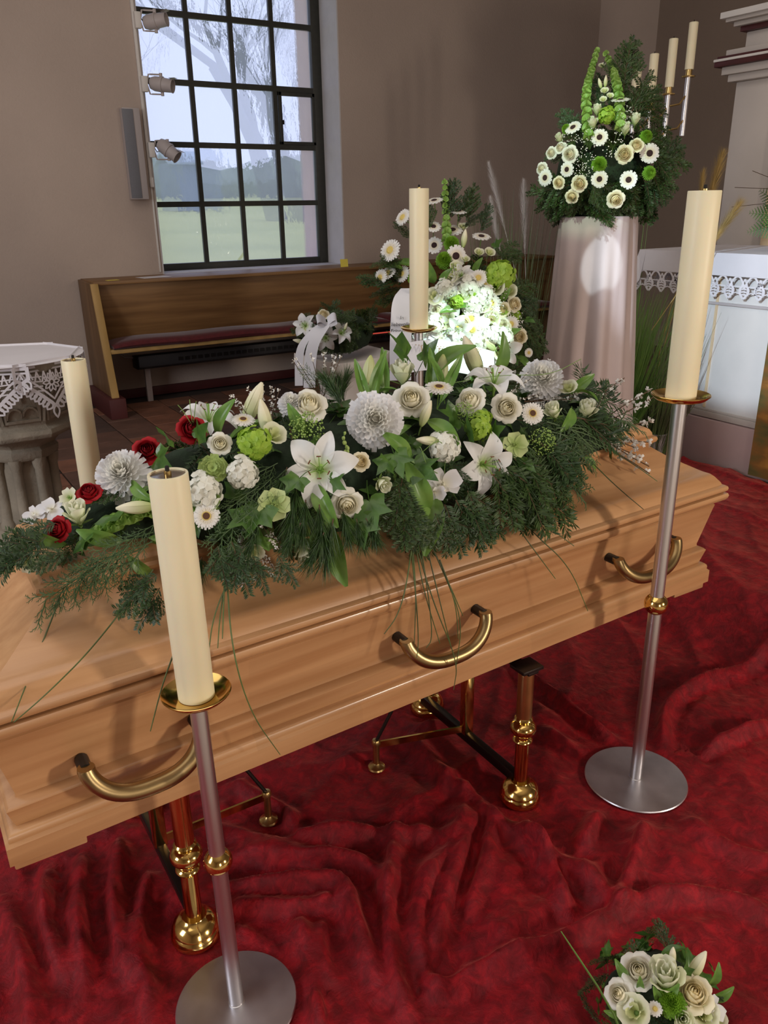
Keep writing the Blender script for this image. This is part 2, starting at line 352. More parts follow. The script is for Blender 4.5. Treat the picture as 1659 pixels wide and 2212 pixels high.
SPRAY_LEAVES=[
('ivy',0.267,1.552,1.047,-0.46,-0.82,-0.35,0.068),('ivy',0.594,1.454,1.062,-0.74,-0.46,-0.49,0.095),('ivy',0.564,1.457,1.057,-0.93,-0.36,-0.07,0.076),
('ivy',0.539,1.622,1.200,0.20,-0.66,0.72,0.069),('ivy',0.482,1.666,1.194,-0.63,-0.47,0.62,0.060),('ivy',0.766,1.448,1.101,0.17,-0.97,-0.20,0.060),
('ivy',0.926,1.449,1.125,-0.20,-0.82,-0.54,0.083),('ivy',0.977,1.432,1.099,0.11,-0.97,-0.21,0.094),('ivy',1.131,1.733,1.308,-0.59,0.13,0.80,0.095),
('ivy',1.140,1.467,1.152,-0.40,-0.70,0.59,0.088),('ivy',1.119,1.495,1.183,-0.88,-0.07,0.48,0.077),('ivy',0.837,1.414,1.039,-0.24,-0.73,-0.64,0.096),
('ivy',0.809,1.408,1.009,-0.31,-0.67,-0.67,0.090),('ivy',1.211,1.459,1.137,0.06,-0.83,0.55,0.067),('ivy',0.687,1.465,1.112,-0.86,-0.37,-0.36,0.068),
('ivy',0.445,1.604,1.169,0.10,-0.99,-0.10,0.077),('ivy',0.320,1.550,1.081,-0.75,-0.61,-0.26,0.064),('ivy',1.200,1.728,1.284,0.31,-0.44,0.84,0.084),
('ivy',0.900,1.447,1.119,-0.84,-0.40,-0.37,0.062),('ivy',1.279,1.422,1.059,0.05,-0.97,-0.23,0.068),
('broad_leaf',0.742,1.406,0.949,-0.11,-0.63,-0.77,0.110),('broad_leaf',0.709,1.414,0.987,-0.68,-0.31,-0.67,0.089),
('broad_leaf',0.983,1.394,0.980,-0.46,-0.51,-0.73,0.126),('broad_leaf',0.964,1.413,1.057,-0.35,0.15,0.92,0.104),
('broad_leaf',0.795,1.406,0.991,-0.55,0.20,0.81,0.080),('broad_leaf',0.605,1.652,1.220,0.25,-0.33,0.91,0.081),
('broad_leaf',1.264,1.723,1.266,0.61,-0.43,0.66,0.135),('broad_leaf',0.733,1.432,1.060,0.04,-0.74,-0.67,0.089),
('broad_leaf',0.291,1.541,1.050,-0.91,0.23,0.36,0.073),('broad_leaf',0.141,1.632,1.009,-0.96,0.19,0.23,0.055),
('broad_leaf',1.433,1.708,1.256,0.19,-0.26,0.95,0.114),('broad_leaf',0.944,1.466,1.150,-0.69,0.23,0.69,0.073),
('broad_leaf',1.490,1.488,1.124,-0.76,-0.43,-0.48,0.073),('broad_leaf',1.655,1.616,1.174,0.54,-0.54,0.65,0.072),
('broad_leaf',1.638,1.571,1.158,0.15,-0.98,-0.08,0.064),('broad_leaf',0.584,1.439,1.018,-0.03,-0.88,-0.48,0.057),
('broad_leaf',0.596,1.434,1.006,-0.87,-0.09,0.48,0.057),('broad_leaf',0.745,1.570,1.216,-0.45,0.15,0.88,0.061),
('broad_leaf',1.076,1.473,1.160,0.31,-0.85,-0.44,0.086),('broad_leaf',0.384,1.562,1.123,0.26,-0.89,-0.38,0.056),
('broad_leaf',0.202,1.599,1.046,-0.85,0.22,0.49,0.064),('tulip_leaf',0.956,1.641,1.255,-0.09,0.37,0.93,0.105),
('tulip_leaf',1.006,1.654,1.258,0.36,0.09,0.93,0.123),('tulip_leaf',1.077,1.736,1.254,0.04,0.20,0.98,0.106),
('tulip_leaf',1.172,1.636,1.253,-0.17,0.32,0.93,0.093),('tulip_leaf',1.200,1.615,1.247,0.44,-0.08,0.89,0.110),
('tulip_leaf',1.166,1.657,1.257,0.16,0.23,0.96,0.105),]

TWIGS=[
('fir',0.521,1.431,1.025,0.532,1.397,0.912),('fir',0.534,1.419,1.006,0.501,1.403,0.929),('fir',0.555,1.411,0.994,0.570,1.391,0.909),
('fir',0.492,1.434,1.021,0.492,1.405,0.935),('pine',0.687,1.466,1.101,0.627,1.400,0.990),('pine',0.695,1.441,1.076,0.652,1.390,0.967),
('pine',0.720,1.429,1.064,0.699,1.379,0.938),('pine',0.669,1.417,1.037,0.602,1.396,0.967),('pine',0.741,1.408,1.034,0.686,1.377,0.899),
('pine',0.713,1.399,1.012,0.646,1.382,0.919),('pine',0.814,1.396,1.023,0.842,1.368,0.938),('pine',0.792,1.399,1.026,0.796,1.370,0.933),
('pine',0.841,1.401,1.036,0.808,1.371,0.941),('fir',0.606,1.401,0.985,0.635,1.383,0.910),('fir',0.913,1.420,1.070,0.902,1.367,0.947),
('fir',0.913,1.401,1.043,0.889,1.366,0.939),('fir',0.932,1.394,1.030,0.930,1.363,0.930),('fir',1.015,1.385,1.016,1.052,1.360,0.884),
('fir',1.048,1.387,1.020,1.115,1.362,0.874),('fir',1.064,1.381,1.007,1.185,1.362,0.905),('fir',1.086,1.393,1.033,1.135,1.361,0.893),
('fir',0.985,1.379,1.002,1.018,1.360,0.898),('fir',1.168,1.410,1.058,1.269,1.366,0.908),('fir',1.213,1.414,1.061,1.335,1.371,0.892),
('fir',1.236,1.406,1.047,1.424,1.380,0.875),('fir',1.274,1.417,1.061,1.403,1.381,0.949),('fir',1.182,1.392,1.026,1.285,1.367,0.904),
('thuja',1.243,1.452,1.104,1.352,1.379,0.960),('thuja',1.272,1.471,1.119,1.440,1.388,0.964),('thuja',1.292,1.459,1.107,1.465,1.385,0.935),
('pine',1.195,1.447,1.102,1.227,1.374,0.975),('pine',1.236,1.443,1.096,1.302,1.372,0.948),('pine',1.251,1.426,1.074,1.351,1.376,0.949),
('fir',1.336,1.456,1.100,1.518,1.412,1.006),('fir',1.358,1.446,1.087,1.480,1.397,0.979),('fir',1.360,1.429,1.067,1.458,1.389,0.961),
('thuja',1.368,1.476,1.115,1.575,1.448,1.051),('thuja',1.419,1.498,1.126,1.641,1.460,1.050),('thuja',1.435,1.479,1.110,1.676,1.477,1.060),
('thuja',1.405,1.464,1.100,1.532,1.418,1.015),('fir',1.513,1.511,1.123,1.746,1.490,1.053),('thuja',1.544,1.527,1.128,1.806,1.528,1.070),
('fir',1.633,1.620,1.150,1.874,1.687,1.135),('thuja',0.376,1.475,1.044,0.228,1.499,1.013),('thuja',0.366,1.473,1.037,0.198,1.493,0.985),
('thuja',0.334,1.485,1.041,0.153,1.498,0.956),('thuja',0.382,1.487,1.058,0.258,1.504,1.033),('thuja',0.305,1.484,1.028,0.171,1.497,0.971),
('thuja',0.343,1.465,1.016,0.240,1.484,0.996),('thuja',0.395,1.496,1.072,0.307,1.489,1.036),('fir',0.359,1.443,0.981,0.282,1.448,0.921),
('fir',0.368,1.435,0.962,0.311,1.440,0.885),('fir',0.369,1.444,0.988,0.294,1.449,0.947),('fir',0.369,1.430,0.943,0.337,1.433,0.896),
('fir',0.222,1.585,1.081,0.126,1.597,1.050),('fir',0.184,1.548,1.044,0.087,1.619,1.042),('fir',0.199,1.566,1.063,0.088,1.585,1.025),
('fir',0.159,1.554,1.038,0.060,1.581,1.005),('fir',0.222,1.527,1.043,0.153,1.536,1.018),('thuja',0.612,1.488,1.109,0.508,1.464,1.067),
('thuja',0.648,1.496,1.121,0.561,1.470,1.084),('thuja',0.672,1.522,1.140,0.572,1.512,1.121),('thuja',0.597,1.459,1.080,0.466,1.441,1.024),
('pine',0.585,1.436,1.049,0.525,1.405,0.962),('pine',0.948,1.727,1.196,0.900,1.776,1.286),('pine',0.919,1.675,1.198,0.925,1.775,1.271),
('pine',0.902,1.690,1.197,0.858,1.776,1.222),('pine',0.965,1.770,1.197,1.004,1.772,1.286),('pine',0.950,1.720,1.197,0.951,1.774,1.280),
('pine',0.892,1.649,1.196,0.907,1.772,1.193),('thuja',0.921,1.773,1.214,0.875,1.777,1.288),('thuja',1.325,1.754,1.242,1.340,1.753,1.291),
('fir',0.932,1.431,1.085,0.876,1.383,1.002),('pine',0.767,1.414,1.048,0.764,1.374,0.945),('pine',0.686,1.505,1.132,0.612,1.448,1.070),]

GRASS_STRANDS=[[(0.940,1.425,0.986),(0.909,1.350,0.872),(0.911,1.335,0.726),(0.905,1.335,0.679)],[(0.951,1.422,0.984),(0.925,1.346,0.858),(0.970,1.335,0.695)],[(0.946,1.423,0.985),(0.943,1.335,0.823),(1.025,1.335,0.627),(1.013,1.335,0.553)],[(0.957,1.412,0.975),(0.941,1.342,0.832),(0.950,1.335,0.713),(0.931,1.335,0.695)],[(0.968,1.419,0.981),(0.989,1.346,0.864),(1.036,1.335,0.736),(1.019,1.335,0.616)],[(0.951,1.413,0.976),(0.889,1.349,0.866),(0.855,1.335,0.802),(0.818,1.335,0.767)],[(0.968,1.428,0.990),(0.999,1.341,0.840),(1.036,1.335,0.748)],[(0.940,1.415,0.977),(0.911,1.345,0.851),(0.898,1.335,0.718)],[(0.968,1.410,0.973),(0.969,1.335,0.804),(1.004,1.335,0.672)],[(1.203,1.451,1.005),(1.266,1.363,0.898),(1.372,1.335,0.794),(1.453,1.335,0.639)],[(1.195,1.441,0.998),(1.246,1.355,0.881),(1.327,1.335,0.767)],[(1.190,1.453,1.007),(1.293,1.378,0.924),(1.384,1.335,0.843)],[(0.510,1.445,0.961),(0.466,1.335,0.845),(0.493,1.335,0.685),(0.552,1.335,0.557)],[(0.507,1.438,0.954),(0.471,1.399,0.887),(0.439,1.335,0.854)],[(0.516,1.435,0.953),(0.458,1.402,0.889),(0.418,1.335,0.840)],[(0.500,1.433,0.948),(0.450,1.335,0.871)],[(0.358,1.335,0.880),(0.324,1.335,0.811),(0.291,1.335,0.720)],[(0.375,1.496,0.976),(0.230,1.445,0.867),(0.125,1.335,0.863),(0.066,1.335,0.828)],[(0.199,1.524,0.952),(0.134,1.475,0.864),(0.063,1.335,0.830)],[(1.448,1.522,1.029),(1.454,1.436,0.974),(1.474,1.392,0.918)],[(1.577,1.494,1.000),(1.616,1.424,0.933),(1.714,1.403,0.851)],[(1.681,1.545,1.011),(1.756,1.469,0.948),(1.814,1.447,0.902)],[(0.983,1.357,0.897),(1.015,1.335,0.791),(1.024,1.335,0.690)],]

TALL=[
('anemone',2.729,2.663,1.908,-0.71,-0.66,0.23,0.070),('anemone',2.929,2.564,1.845,-0.61,-0.79,0.04,0.082),
('anemone',2.732,2.649,1.746,-0.72,-0.70,-0.03,0.071),('anemone',2.840,2.586,1.742,-0.67,-0.74,-0.03,0.075),
('anemone',2.649,2.760,1.788,-0.95,-0.32,-0.02,0.064),('anemone',2.672,2.763,1.951,-0.68,-0.26,0.68,0.071),
('anemone',2.827,2.656,2.052,-0.22,-0.18,0.96,0.081),('anemone',2.632,2.874,1.759,-0.97,-0.23,-0.01,0.073),
('rose_cream',2.813,2.596,1.842,-0.74,-0.67,0.05,0.082),('rose_cream',2.864,2.580,1.877,-0.65,-0.68,0.35,0.066),
('rose_cream',2.805,2.616,1.664,-0.64,-0.74,-0.18,0.083),('rose_cream',2.679,2.713,1.730,-0.77,-0.64,-0.02,0.075),
('rose_cream',2.672,2.745,1.678,-0.79,-0.59,-0.17,0.064),('rose_cream',2.641,2.800,1.736,-0.89,-0.45,-0.01,0.060),
('rose_white',2.653,2.756,1.848,-0.87,-0.50,0.04,0.075),('rose_white',2.633,2.849,1.858,-0.95,-0.30,0.12,0.056),
('rose_white',2.642,2.803,1.877,-0.86,-0.34,0.38,0.056),('rose_white',2.633,2.903,1.796,-0.96,-0.26,0.05,0.061),
('rose_bud',2.647,2.817,1.916,-0.72,-0.21,0.66,0.048),('rose_bud',2.717,2.699,1.966,-0.51,-0.20,0.84,0.062),
('rose_bud',2.742,2.701,2.018,-0.36,-0.25,0.90,0.054),('rose_bud',2.821,2.610,1.942,-0.34,-0.32,0.88,0.062),
('rose_bud',2.870,2.604,1.979,-0.25,-0.32,0.91,0.058),('mum_green',2.726,2.651,1.804,-0.72,-0.69,0.05,0.078),
('mum_green',2.944,2.562,1.768,-0.34,-0.94,-0.04,0.071),('mum_green',2.917,2.575,1.914,-0.38,-0.86,0.34,0.066),
('lisianthus',2.887,2.834,2.206,-0.49,-0.39,0.78,0.036),('lisianthus',2.790,2.713,2.091,-0.53,-0.43,0.73,0.039),
('lisianthus',2.771,2.699,2.056,-0.57,-0.48,0.67,0.035),('lisianthus',2.798,2.687,2.070,-0.38,-0.54,0.75,0.035),
('lily_bud',2.794,2.747,2.123,-0.13,0.32,0.94,0.043),('lily_bud',2.815,2.736,2.131,0.16,0.14,0.98,0.047),
('hydrangea_green',2.765,2.665,1.995,-0.65,-0.56,0.51,0.077),('mum_green',2.661,2.796,1.951,-0.90,-0.27,0.35,0.051),
('babys_breath',2.699,2.694,1.904,-0.71,-0.69,0.13,0.097),('babys_breath',2.772,2.623,1.880,-0.73,-0.67,0.14,0.105),
('babys_breath',2.688,2.693,1.814,-0.71,-0.69,0.15,0.098),('babys_breath',2.658,2.766,1.902,-0.86,-0.46,0.21,0.087),
('babys_breath',2.679,2.706,1.775,-0.70,-0.71,-0.03,0.079),('babys_breath',2.829,2.627,1.999,-0.43,-0.79,0.43,0.077),]

TALL_TWIGS=[
('fir',2.890,2.705,2.088,2.987,2.788,2.318),('fir',2.913,2.716,2.108,2.973,2.806,2.290),('fir',3.000,2.800,2.194,3.007,2.774,2.305),
('fir',2.899,2.654,2.013,3.071,2.739,2.191),('fir',2.916,2.642,1.995,3.139,2.696,2.036),('fir',2.934,2.647,2.014,3.108,2.713,2.136),
('fir',2.937,2.604,1.850,3.245,2.602,1.821),('fir',2.965,2.601,1.832,3.224,2.623,1.875),('fir',2.973,2.600,1.777,3.218,2.634,1.722),
('fir',2.953,2.604,1.740,3.201,2.651,1.663),('fir',2.842,2.631,1.722,3.132,2.669,1.645),('fir',2.772,2.672,1.723,2.938,2.629,1.631),
('fir',2.744,2.698,1.724,2.796,2.684,1.629),('fir',2.722,2.729,1.706,2.712,2.796,1.631),('fir',2.693,2.784,1.707,2.728,3.023,1.602),
('fir',2.690,2.782,1.726,2.684,3.049,1.677),('fir',2.678,2.827,1.727,2.746,3.013,1.632),('fir',2.709,2.766,1.927,2.745,2.911,2.040),
('fir',2.716,2.743,1.908,2.718,2.852,2.006),('fir',2.692,2.769,1.854,2.689,2.939,1.864),('fir',2.831,2.681,2.013,2.921,2.768,2.150),
('fir',2.781,2.709,1.996,2.913,2.870,2.180),('fir',2.890,2.620,1.904,3.159,2.683,1.971),('fir',2.987,2.606,1.721,3.167,2.664,1.781),
('fir',2.765,2.687,1.686,2.871,2.646,1.624),('fir',2.802,2.674,1.958,3.064,2.721,2.099),('fir',2.964,2.607,1.887,3.129,2.643,1.855),]

TALL_BELLS=[[(2.699,2.694,1.904),(2.719,2.743,2.032),(2.749,2.779,2.098),(2.847,2.854,2.191),(2.890,2.871,2.271)],[(2.801,2.619,1.936),(2.827,2.663,2.063),(2.854,2.717,2.140),(2.941,2.840,2.222),(2.915,2.852,2.266)]]
BOUQUET=[
('anemone',2.062,2.757,1.458,-0.59,-0.79,0.15,0.087),('anemone',2.071,2.923,1.494,-0.70,-0.63,0.33,0.072),
('anemone',2.144,2.895,1.552,-0.28,-0.35,0.89,0.090),('anemone',2.222,2.797,1.527,-0.12,-0.33,0.94,0.080),
('anemone',2.165,2.883,1.626,-0.13,-0.24,0.96,0.076),('anemone',2.064,2.916,1.669,-0.30,-0.18,0.94,0.075),
('anemone',2.065,2.922,1.568,-0.36,-0.50,0.79,0.067),('gerbera_plain',1.886,2.978,1.479,-0.85,-0.36,0.38,0.098),
('gerbera_plain',1.843,2.990,1.371,-0.93,-0.22,0.28,0.076),('gerbera_plain',1.875,2.982,1.388,-0.62,-0.25,0.74,0.076),
('gerbera_plain',1.935,2.966,1.382,-0.82,-0.32,0.47,0.077),('gerbera_plain',1.937,2.959,1.607,-0.84,-0.16,0.52,0.079),
('rose_cream',2.289,2.605,1.131,-0.40,-0.91,0.14,0.076),('rose_cream',2.265,2.618,1.265,-0.18,-0.94,0.29,0.071),
('rose_cream',2.198,2.613,1.249,-0.46,-0.86,0.21,0.070),('lisianthus',2.244,2.632,1.319,-0.32,-0.82,0.48,0.075),
('lisianthus',2.187,2.878,1.566,-0.28,-0.48,0.83,0.049),('lisianthus',2.087,2.727,1.446,-0.23,-0.56,0.80,0.043),
('lisianthus',2.155,2.724,1.470,-0.24,-0.56,0.79,0.048),('lisianthus',2.203,2.715,1.468,-0.12,-0.68,0.72,0.053),
('lily_bud',2.143,2.810,1.522,0.24,0.09,0.97,0.075),('hydrangea_green',2.215,2.660,1.388,-0.38,-0.74,0.55,0.140),
('hydrangea_green',2.176,2.656,1.376,-0.71,-0.54,0.45,0.100),('gerbera_plain',2.051,2.667,1.321,-0.60,-0.78,0.19,0.073),
('gerbera_plain',2.143,2.625,1.276,-0.54,-0.82,0.21,0.082),('gerbera_plain',2.055,2.638,1.221,-0.61,-0.78,0.13,0.073),
('gerbera_plain',1.996,2.661,1.192,-0.59,-0.79,0.14,0.069),('gerbera_plain',2.056,2.631,1.177,-0.61,-0.79,0.05,0.078),
('lily',1.988,2.693,1.294,-0.57,-0.77,0.30,0.129),('lily',2.205,2.601,1.086,-0.48,-0.87,0.07,0.146),
('lily_bud',2.114,2.611,1.122,-0.79,0.09,0.61,0.109),('lisianthus',2.176,2.640,1.337,-0.51,-0.77,0.39,0.087),
('hydrangea_white',2.059,2.672,1.342,-0.59,-0.76,0.29,0.107),('hydrangea_white',2.107,2.641,1.305,-0.61,-0.76,0.20,0.108),
('babys_breath',2.084,2.640,1.279,-0.61,-0.77,0.21,0.129),('lisianthus',1.960,2.691,1.220,-0.57,-0.79,0.23,0.095),
('lisianthus',2.137,2.614,1.213,-0.46,-0.88,0.13,0.087),('rose_cream',2.022,2.649,1.201,-0.60,-0.79,0.13,0.073),
('lily',1.964,2.680,1.174,-0.73,-0.68,0.05,0.130),('lisianthus',1.946,2.738,1.308,-0.69,-0.62,0.38,0.086),
('rose_white',1.943,2.717,1.255,-0.72,-0.66,0.21,0.078),('hydrangea_white',1.924,2.721,1.201,-0.72,-0.68,0.13,0.108),
('orchid',1.941,2.696,1.147,-0.58,-0.80,0.15,0.100),('orchid',2.094,2.619,1.179,-0.45,-0.88,0.14,0.096),
('hydrangea_white',2.135,2.609,1.158,-0.47,-0.88,0.05,0.100),('freesia_bud',2.033,2.717,1.395,-0.17,-0.20,0.96,0.086),
('lisianthus',2.043,2.731,1.420,-0.48,-0.62,0.62,0.056),('lisianthus',2.013,2.720,1.378,-0.54,-0.56,0.63,0.065),
('orchid',2.069,2.686,1.377,-0.46,-0.75,0.47,0.073),('lisianthus',2.202,2.602,1.172,-0.29,-0.95,0.13,0.066),
('rose_white',2.055,2.649,1.271,-0.60,-0.77,0.21,0.073),('rose_white',2.191,2.605,1.191,-0.38,-0.91,0.13,0.066),
('orchid',1.885,2.765,1.125,-0.77,-0.64,0.06,0.088),('lily',1.868,2.807,1.112,-0.86,-0.49,0.15,0.088),
('gerbera_plain',2.360,2.624,1.054,-0.23,-0.96,0.15,0.041),('mum_green',1.933,2.869,1.373,-0.79,-0.50,0.35,0.079),
('mum_green',2.007,2.944,1.440,-0.72,-0.54,0.43,0.081),('mum_green',2.021,2.781,1.446,-0.63,-0.69,0.35,0.087),
('mum_green',2.087,2.823,1.506,-0.56,-0.75,0.34,0.079),('hydrangea_green',1.993,2.761,1.319,-0.73,-0.61,0.31,0.064),
('lily',2.200,2.624,1.184,-0.42,-0.90,0.09,0.107),('lisianthus',2.129,2.659,1.245,-0.53,-0.83,0.19,0.072),
('lily',1.995,2.639,1.183,-0.67,-0.74,0.06,0.105),('hydrangea_white',2.062,2.618,1.125,-0.58,-0.81,-0.03,0.098),
('rose_cream',2.083,2.652,1.278,-0.57,-0.79,0.24,0.071),('lisianthus',2.183,2.599,1.077,-0.44,-0.90,-0.09,0.073),
('rose_white',2.093,2.622,1.038,-0.55,-0.82,-0.15,0.073),('hydrangea_green',2.212,2.630,1.238,-0.40,-0.90,0.18,0.065),
('lily',2.162,2.648,1.040,-0.50,-0.85,-0.13,0.109),('gerbera_plain',2.144,2.632,1.273,-0.48,-0.85,0.24,0.072),
('gerbera_plain',2.145,2.620,1.249,-0.47,-0.86,0.19,0.072),('hydrangea_green',2.059,2.667,1.221,-0.62,-0.77,0.14,0.064),
('orchid',2.164,2.616,1.167,-0.46,-0.88,0.05,0.073),('rose_white',1.989,2.643,1.107,-0.67,-0.74,-0.06,0.072),
('gerbera_plain',2.101,2.660,1.216,-0.57,-0.81,0.14,0.072),('gerbera_plain',2.239,2.608,1.187,-0.36,-0.93,0.09,0.073),
('rose_white',2.146,2.657,1.311,-0.48,-0.82,0.31,0.072),('lily',2.141,2.656,1.227,-0.52,-0.84,0.16,0.107),
('gerbera_plain',2.188,2.649,1.244,-0.45,-0.87,0.19,0.073),('rose_cream',2.066,2.658,1.089,-0.61,-0.79,-0.07,0.073),
('lisianthus',2.132,2.670,1.369,-0.49,-0.77,0.41,0.072),('babys_breath',2.152,2.633,1.222,-0.48,-0.86,0.15,0.099),
('babys_breath',2.145,2.610,1.265,-0.46,-0.86,0.22,0.098),('hydrangea_white',2.038,2.695,1.305,-0.65,-0.71,0.29,0.098),
('lisianthus',2.039,2.660,1.314,-0.61,-0.73,0.30,0.071),('babys_breath',2.281,2.635,1.144,-0.35,-0.94,0.03,0.102),
('gerbera_plain',2.249,2.631,1.171,-0.37,-0.92,0.07,0.074),('lisianthus',1.975,2.735,1.181,-0.75,-0.66,0.07,0.072),
('gerbera_plain',1.998,2.756,1.334,-0.72,-0.61,0.33,0.072),('rose_white',2.181,2.622,1.093,-0.46,-0.89,-0.06,0.073),
('hydrangea_white',2.073,2.649,1.272,-0.58,-0.78,0.23,0.098),('rose_white',2.176,2.613,1.167,-0.45,-0.89,0.05,0.073),
('babys_breath',2.254,2.615,1.205,-0.34,-0.93,0.12,0.100),('lisianthus',1.917,2.729,1.208,-0.79,-0.60,0.11,0.072),
('hydrangea_white',1.910,2.745,1.186,-0.81,-0.59,0.07,0.098),('hydrangea_green',2.291,2.643,1.212,-0.32,-0.94,0.14,0.066),
('lisianthus',2.108,2.630,1.271,-0.52,-0.82,0.23,0.071),('gerbera_plain',2.101,2.657,1.376,-0.51,-0.75,0.42,0.071),
('rose_cream',2.109,2.670,1.314,-0.54,-0.78,0.31,0.072),('hydrangea_green',2.070,2.659,1.322,-0.58,-0.75,0.32,0.064),
('orchid',1.941,2.771,1.198,-0.80,-0.60,0.10,0.073),('lisianthus',2.015,2.662,1.153,-0.67,-0.75,0.02,0.072),
('orchid',2.085,2.664,1.314,-0.56,-0.77,0.31,0.071),('gerbera_plain',2.133,2.653,1.343,-0.48,-0.80,0.36,0.071),
('hydrangea_white',1.984,2.722,1.336,-0.71,-0.62,0.33,0.097),('lisianthus',2.202,2.682,1.345,-0.42,-0.82,0.38,0.073),
('babys_breath',2.224,2.649,1.239,-0.40,-0.90,0.19,0.100),('lisianthus',2.083,2.620,1.113,-0.56,-0.83,-0.04,0.072),
('hydrangea_white',2.190,2.595,1.139,-0.42,-0.91,0.01,0.099),('hydrangea_green',2.123,2.696,1.343,-0.54,-0.76,0.37,0.065),
('hydrangea_green',2.005,2.651,1.092,-0.66,-0.74,-0.07,0.064),('rose_cream',2.142,2.623,1.214,-0.49,-0.86,0.13,0.072),
('hydrangea_green',2.006,2.669,1.286,-0.67,-0.70,0.25,0.063),('lily',2.042,2.696,1.387,-0.61,-0.66,0.43,0.104),
('rose_white',2.110,2.639,1.251,-0.53,-0.82,0.19,0.072),('gerbera_plain',1.958,2.711,1.252,-0.75,-0.64,0.18,0.071),
('lily',1.985,2.739,1.303,-0.73,-0.62,0.28,0.106),('orchid',2.000,2.701,1.138,-0.71,-0.71,0.00,0.072),
('babys_breath',2.177,2.639,1.320,-0.42,-0.85,0.32,0.098),]

BOUQUET_TWIGS=[
('fir',2.137,2.894,1.603,2.148,2.880,1.755),('fir',2.166,2.884,1.584,2.206,2.861,1.710),('fir',2.186,2.878,1.566,2.277,2.838,1.619),
('fir',2.109,2.904,1.604,2.130,2.888,1.738),('fir',2.204,2.870,1.584,2.214,2.856,1.737),('fir',1.917,2.969,1.368,1.758,3.007,1.352),
('fir',1.937,2.963,1.348,1.739,3.011,1.375),('fir',1.937,2.963,1.329,1.796,2.998,1.288),('fir',1.957,2.958,1.366,1.839,2.988,1.455),
('fir',2.312,2.644,1.196,2.534,2.705,1.081),('fir',2.311,2.641,1.158,2.506,2.717,1.030),('fir',2.346,2.655,1.212,2.515,2.721,1.152),
('fir',2.386,2.663,1.110,2.543,2.697,1.040),('fir',1.938,2.963,1.442,1.799,2.998,1.410),('fir',2.266,2.724,1.438,2.394,2.790,1.506),
('fir',2.284,2.714,1.419,2.414,2.781,1.467),('fir',2.053,2.925,1.550,2.011,2.932,1.677),('fir',1.956,2.957,1.290,1.815,2.993,1.259),
('fir',1.996,2.945,1.515,1.897,2.970,1.590),('fir',2.033,2.930,1.587,1.991,2.937,1.695),('fir',2.262,2.848,1.546,2.293,2.829,1.655),
('fir',2.269,2.661,1.311,2.474,2.750,1.331),('fir',2.287,2.649,1.255,2.495,2.737,1.252),]

BOUQUET_BELLS=[[(2.094,2.866,1.513),(2.117,2.902,1.604),(2.109,2.900,1.676),(2.101,2.896,1.755)]]
BOUQUET_LEAVES=[
('ivy',2.254,2.743,1.493,0.28,-0.69,0.66,0.077),('broad_leaf',1.958,2.959,1.423,-0.89,0.34,0.29,0.117),
('broad_leaf',1.899,2.976,1.415,-0.95,0.23,0.21,0.097),('broad_leaf',2.227,2.601,1.151,0.41,-0.81,0.42,0.096),
('broad_leaf',2.180,2.602,1.117,-0.26,-0.87,-0.43,0.096),('broad_leaf',2.120,2.692,1.419,0.22,-0.42,0.88,0.075),
('broad_leaf',1.963,2.795,1.394,-0.52,-0.28,0.81,0.113),('broad_leaf',1.991,2.738,1.378,0.03,-0.61,0.79,0.094),
('broad_leaf',2.012,2.670,1.273,0.45,-0.88,0.15,0.093),('broad_leaf',1.987,2.682,1.259,-1.00,-0.01,-0.02,0.093),
('broad_leaf',2.215,2.625,1.299,0.18,-0.56,0.81,0.076),('broad_leaf',1.918,2.779,1.307,-0.79,-0.21,0.58,0.094),
('ivy',2.342,2.620,1.196,0.09,-0.99,-0.14,0.078),('ivy',2.263,2.607,1.041,-0.17,-0.86,-0.48,0.078),('ivy',1.891,2.773,1.217,-0.91,-0.35,-0.22,0.095),
('broad_leaf',2.326,2.619,1.022,0.09,-0.90,-0.42,0.099),]

WREATH=[
('lily',2.091,4.236,1.021,-0.66,-0.68,0.33,0.138),('lily',2.166,4.123,0.954,-0.46,-0.88,0.15,0.143),('lily',2.242,4.056,0.992,0.04,-0.85,0.52,0.131),
('rose_cream',2.163,4.128,1.088,-0.33,-0.68,0.66,0.073),('lily_bud',2.089,4.309,0.920,-0.94,0.22,0.25,0.076),
('lily_bud',2.097,4.234,0.984,-0.06,-0.76,-0.64,0.053),('lily_bud',2.258,4.046,1.017,0.25,-0.25,0.93,0.052),
('rose_bud',2.174,4.267,0.869,-0.61,-0.77,-0.18,0.049),('rose_bud',2.220,4.249,0.861,-0.39,-0.90,-0.18,0.055),
('anemone',2.190,4.083,1.047,-0.73,-0.56,0.40,0.042),]

WREATH_TWIGS=[
('fir',2.132,4.182,1.029,2.107,4.317,0.963),('fir',2.148,4.155,1.030,2.259,4.106,1.104),('fir',2.210,4.102,1.057,2.294,4.064,1.054),
('fir',2.252,4.074,1.004,2.371,4.071,0.955),('fir',2.258,4.086,0.963,2.433,4.179,0.882),('fir',2.250,4.131,0.919,2.389,4.188,0.858),
('fir',2.249,4.246,0.878,2.316,4.201,0.822),('fir',2.176,4.279,0.908,2.093,4.297,0.886),('fir',2.169,4.137,1.056,2.177,4.203,1.114),
('fir',2.232,4.088,1.056,2.313,4.070,1.077),('fir',2.133,4.309,0.962,2.044,4.339,0.980),('fir',2.197,4.264,0.881,2.160,4.256,0.831),
('fir',2.196,4.105,1.032,2.223,4.123,1.100),('fir',2.168,4.142,0.978,2.307,4.066,0.974),('fir',2.161,4.188,0.947,2.267,4.224,0.838),
('fir',2.124,4.223,1.051,2.136,4.334,1.066),]

